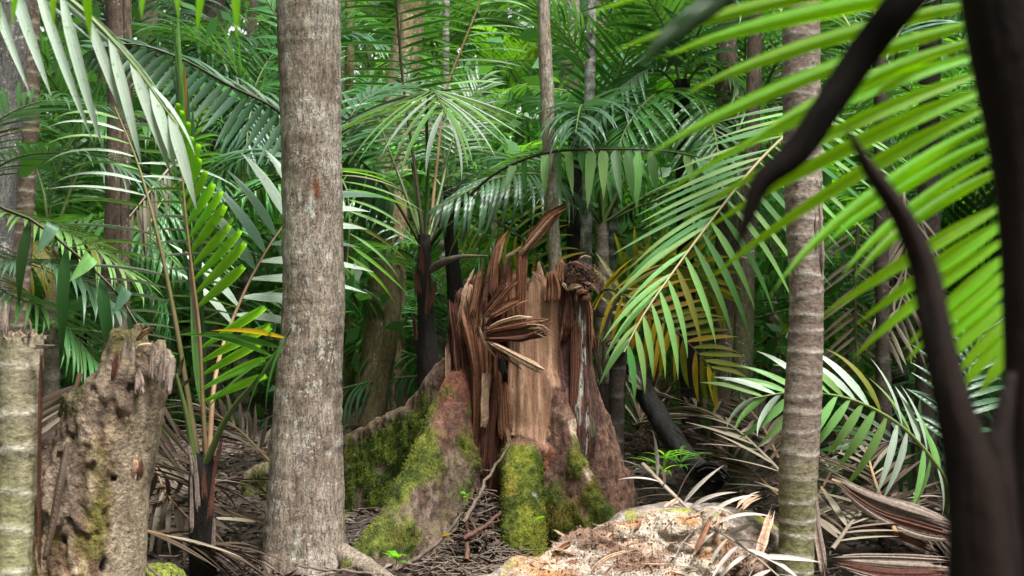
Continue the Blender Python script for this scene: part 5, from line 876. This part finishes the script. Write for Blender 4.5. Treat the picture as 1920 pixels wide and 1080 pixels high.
n_v = vnormals(v, q); ms_ = sstep(-.1, .3, fbm(v, 8, 141, 3) + n_v[:, 2] - .2); c = mixc(np.tile(np.array((.13, .11, .09)), (len(v), 1)), (.19, .22, .03), ms_); v = v + n_v * (ms_ * .012 * (1 + fbm(v, 45, 142, 3)))[:, None]; link('rock_body', mesh_np('rock_body', v, q, ROT, c), mr_)
ro = thing('surface_root', (P(700, 1070, 5.3).x, 5.3, 0), 'brown surface root creeping right from the thick tree foot', 'root')
v, q, h, rg, nr = trunk_geo([(*(np.array(P(640, 1040, 5.45)) - np.array(ro.location)), .06), (*(np.array(P(690, 1066, 5.35)) - np.array(ro.location)), .05), (*(np.array(P(740, 1100, 5.2)) - np.array(ro.location)), .04)], 20, .015, .008, 0, 77); link('root_body', mesh_np('root_body', v, q, BARK, bark_colour(v, h, rg, TPAL['grey'], 78)), ro)

# ------------------------------------------------------------------ palms filling the background
def bg_frond(kind, mat, seed):
    rnd = random.Random(seed); arch = [[(0, 0, 0), (.5, 0, .25), (1.1, 0, .32), (1.7, 0, .1), (2.1, 0, -.3)], [(0, 0, 0), (.6, 0, .12), (1.2, 0, .12), (1.8, 0, -.08), (2.3, 0, -.4)], [(0, 0, 0), (.5, 0, .35), (.95, 0, .45), (1.4, 0, .2), (1.65, 0, -.2)], [(0, 0, 0), (.6, 0, .05), (1.3, 0, -.02), (1.9, 0, -.2)]][kind % 4]
    c = catmull(arch, 20); V, q = tube(c, np.linspace(.016, .004, 20), 5); A_, B_ = 'auto', 'auto'
    s = leaf_spots(c, 30, .2, (.35, .55, .6, .5, .22), .036, A_, B_, [('1', '12'), ('2', '3'), ('12',), ('3', '4')][kind % 4], .5, .07, rnd, lift=(.25, -.3, .1, -.5)[kind % 4])
    VV, QQ, k, nr_ = [V], [q], len(V), len(q)
    for m, b in s: lv, lq = LG[b]; VV.append(lv @ m[:3, :3].T + m[:3, 3]); QQ.append(lq + k); k += len(lv)
    me = mesh_np('frond', np.concatenate(VV), np.concatenate(QQ), RACH); me.materials.append(mat); ix = np.ones(len(me.polygons), np.int32); ix[:nr_] = 0; me.polygons.foreach_set('material_index', ix); return me
BGF = {}
def bgf(kind, mat):
    if (kind, mat.name) not in BGF: BGF[(kind, mat.name)] = bg_frond(kind, mat, kind * 7 + 1)
    return BGF[(kind, mat.name)]
_tr = {}
def bg_palm(x, y, h, sc, mats, nf, seed, label, group, dark=True):
    rnd = random.Random(seed); r = thing('palm_tree', (x, y, 0), label, 'palm', group); key = (round(h, 1), dark)
    if key not in _tr:
        v, q, hh, rg, nr = trunk_geo([(0, 0, -.05, .085), (.01, 0, key[0] * .5, .07), (0, .01, key[0] + .02, .06)], 12, .05, .006, .16, seed); _tr[key] = mesh_np('trunk', v, q, PALMB, bark_colour(v, hh, rg, TPAL['dark' if dark else 'palm'], seed))
    link('trunk', _tr[key], r)
    for i in range(nf):
        az = i * 2.399 + rnd.uniform(-.3, .3); el = rnd.uniform(-.25, 1.15) if i < nf - 2 else rnd.uniform(1.0, 1.35); k = rnd.randrange(4); s = sc * rnd.uniform(.8, 1.15)
        link('frond', bgf(k, mats[rnd.randrange(len(mats))]), r, Matrix.LocRotScale(Vector((0, 0, round(h, 1))), Euler((rnd.uniform(-.3, .3), -el, az), 'XYZ'), Vector((s, s, s))))
    return r
rb = random.Random(99)
LAND = [(0, 'the dark leaning trunk'), (110, 'the ringed trunk at left'), (225, 'the reddish trunk'), (340, 'the young palm'), (450, 'the blue-green frond'), (585, 'the thick grey tree'), (730, 'the broad brown tree'), (810, 'the dark-stemmed palm'), (940, 'the splintered stump'), (1035, 'the slender pale trunk'), (1110, 'the lichen-spotted palm'), (1220, 'the level hanging frond'), (1320, 'the drooping pale frond'), (1400, 'the trunk with green patches'), (1505, 'the ringed palm trunk'), (1620, 'the herringbone dead frond'), (1740, 'the dark reddish palm'), (1880, 'the near dark palm')]
_seen = {}
def bg_label(kind, x, y, h):
    px = 960 + x * FPX / y; lm = min(LAND, key=lambda t: abs(t[0] - px))[1]; size = 'low' if h < .25 * y * .35 + .3 else ('tall' if h > .25 * y * .75 + .6 else 'middling')
    s = f'{size} {kind} behind {lm}'; k = _seen[s] = _seen.get(s, 0) + 1
    return s if k == 1 else s + (', standing farther back', ', the farthest one', ', beyond all others')[min(k - 2, 2)]
ROWS = [(9.5, 11.5, 12, (.3, 2.6), 'understorey palm', 'understorey palms behind the stump'), (12, 15, 20, (.3, 4.0), 'mid-distance palm', 'palms in the middle background'), (16, 22, 30, (.3, 6.0), 'deep background palm', 'palms deep in the background'), (23, 31, 30, (1.0, 8.5), 'distant palm', 'distant palms')]
sd_n = 0
for y0, y1, n, hr, lb, gp in ROWS:
    for i in range(n):
        y = rb.uniform(y0, y1); hw = .47 * y + .6; x = -hw + 2 * hw * ((i + rb.uniform(.1, .9)) / n); h = hr[0] + (hr[1] - hr[0]) * ((i * .618) % 1.0)
        sd_n += 1; px = 960 + x * FPX / y
        if y < 12.5 and (620 < px < 840 or 1170 < px < 1330): continue      # open sight to the broad brown tree and the charred log
        bg_palm(x, y, h, rb.uniform(.8, 1.15) * (1 + .012 * (y - 9)), rb.choice([(GREEN, DEEP), (GREEN, MID), (MID, BLUE), (BLUE, GREEN), (GREEN, MID, OLIVE), (MID, FRESH)]), rb.choice((9, 11, 13)), sd_n, bg_label(lb, x, y, h), gp, rb.random() < .6)
for i in range(16):
    y = rb.uniform(13, 28); x = rb.uniform(-.46, .46) * y; px = 960 + x * FPX / y; wd = rb.uniform(.12, .3) * FPX / y; tp = rb.choice(['grey', 'moss', 'brown', 'pale'])
    tree('tree', [(px, -100, wd * .9), (px + rb.uniform(-15, 15), 540, wd)], y, bg_label('straight ' + tp + ' trunk', x, y, 0).replace('low ', ''), pal=tp, seed=300 + i, group='slim background trunks', ns=12, step=.08, lichen=.2, up=4)

# ------------------------------------------------------------------ the far wood: leafy mass that closes the view
def wood(n, ylo, yhi, zhi, size, mat, seed, label):
    rs = np.random.RandomState(seed); nc2 = n // 40; cy = rs.uniform(ylo, yhi, nc2); cx = rs.uniform(-.62, .62, nc2) * cy; cz = rs.uniform(0, 1, nc2) * zhi; k = rs.randint(0, nc2, n)
    p = np.stack([cx[k], cy[k], cz[k]], -1) + rs.normal(0, .55, (n, 3)); p[:, 2] = np.maximum(p[:, 2], .1); d = rs.normal(0, 1, (n, 3)); d[:, 2] -= .4; d /= np.linalg.norm(d, axis=1)[:, None]; s = np.cross(d, rs.normal(0, 1, (n, 3))); s /= np.linalg.norm(s, axis=1)[:, None]
    l = rs.uniform(size[0], size[1], (n, 1)); w_ = l * rs.uniform(.12, .28, (n, 1)); V = np.stack([p - d * l / 2, p + s * w_, p + d * l / 2, p - s * w_], 1).reshape(-1, 3)
    return tag(link('far_wood', mesh_np('far_wood', V, np.arange(n * 4).reshape(-1, 4), mat, None, False)), label, kind='stuff')
wood(42000, 30, 44, 15, (.3, .8), MID, 1, 'leafy mass of the far wood'); wood(26000, 24, 34, 12, (.2, .6), GREEN, 2, 'darker leafy thicket before the far wood'); wood(16000, 15, 24, 4, (.12, .35), FRESH, 3, 'low bright green undergrowth in the distance')
wood(22000, 10.5, 18, 3.4, (.10, .32), MID, 4, 'low undergrowth under the background palms')
def leaf_cloud(name, p, size, mat, seed, label):
    rs = np.random.RandomState(seed); n = len(p); d = rs.normal(0, 1, (n, 3)); d[:, 2] *= .5; d /= np.linalg.norm(d, axis=1)[:, None]; s = np.cross(d, rs.normal(0, 1, (n, 3)) * .5 + np.array([0, 0, 1])); s /= np.linalg.norm(s, axis=1)[:, None]
    l = rs.uniform(size[0], size[1], (n, 1)); w_ = l * rs.uniform(.14, .26, (n, 1)); V = np.stack([p - d * l / 2, p + s * w_, p + d * l / 2, p - s * w_], 1).reshape(-1, 3)
    return tag(link(name, mesh_np(name, V, np.arange(n * 4).reshape(-1, 4), mat, None, False)), label, kind='stuff')
rs = np.random.RandomState(77)                      # unseen wood beside and behind the viewer and overhead, added to dim sky light
k = rs.randint(0, 420, 30000); ca = rs.uniform(.55, 2 * math.pi - .55, 420); cr_ = rs.uniform(7, 16, 420); cz = rs.uniform(.3, 9, 420)
leaf_cloud('surrounding_wood', np.stack([np.sin(ca[k]) * cr_[k], np.cos(ca[k]) * cr_[k], cz[k]], -1) + rs.normal(0, .7, (30000, 3)), (.4, .9), GREEN, 1, 'leafy wood beside and behind the viewpoint')
k = rs.randint(0, 260, 30000); cx, cy = rs.uniform(-17, 17, 260), rs.uniform(-12, 30, 260); cz = rs.uniform(10.5, 14, 260)
tt = np.clip(((cx - .5) * 3.3 + (cy - 5.2) * -4.2) / 28.5, 0, 1); gap = np.hypot(cx - .5 - 3.3 * tt, cy - 5.2 + 4.2 * tt) < 2.6; cx[gap] += np.where(cx[gap] > .5 + 3.3 * tt[gap], 4.5, -4.5)      # gap shaped along the sun's path to let light onto stump and log
k = k[(cy[k] < 7) | (rs.uniform(0, 1, 30000) < .8)]  # canopy thinned farther back to brighten the background
leaf_cloud('canopy', np.stack([cx[k], cy[k], cz[k]], -1) + rs.normal(0, 1, (len(k), 3)) * np.array([.95, .95, .4]), (.35, .8), GREEN, 2, 'broken leaf canopy high overhead')
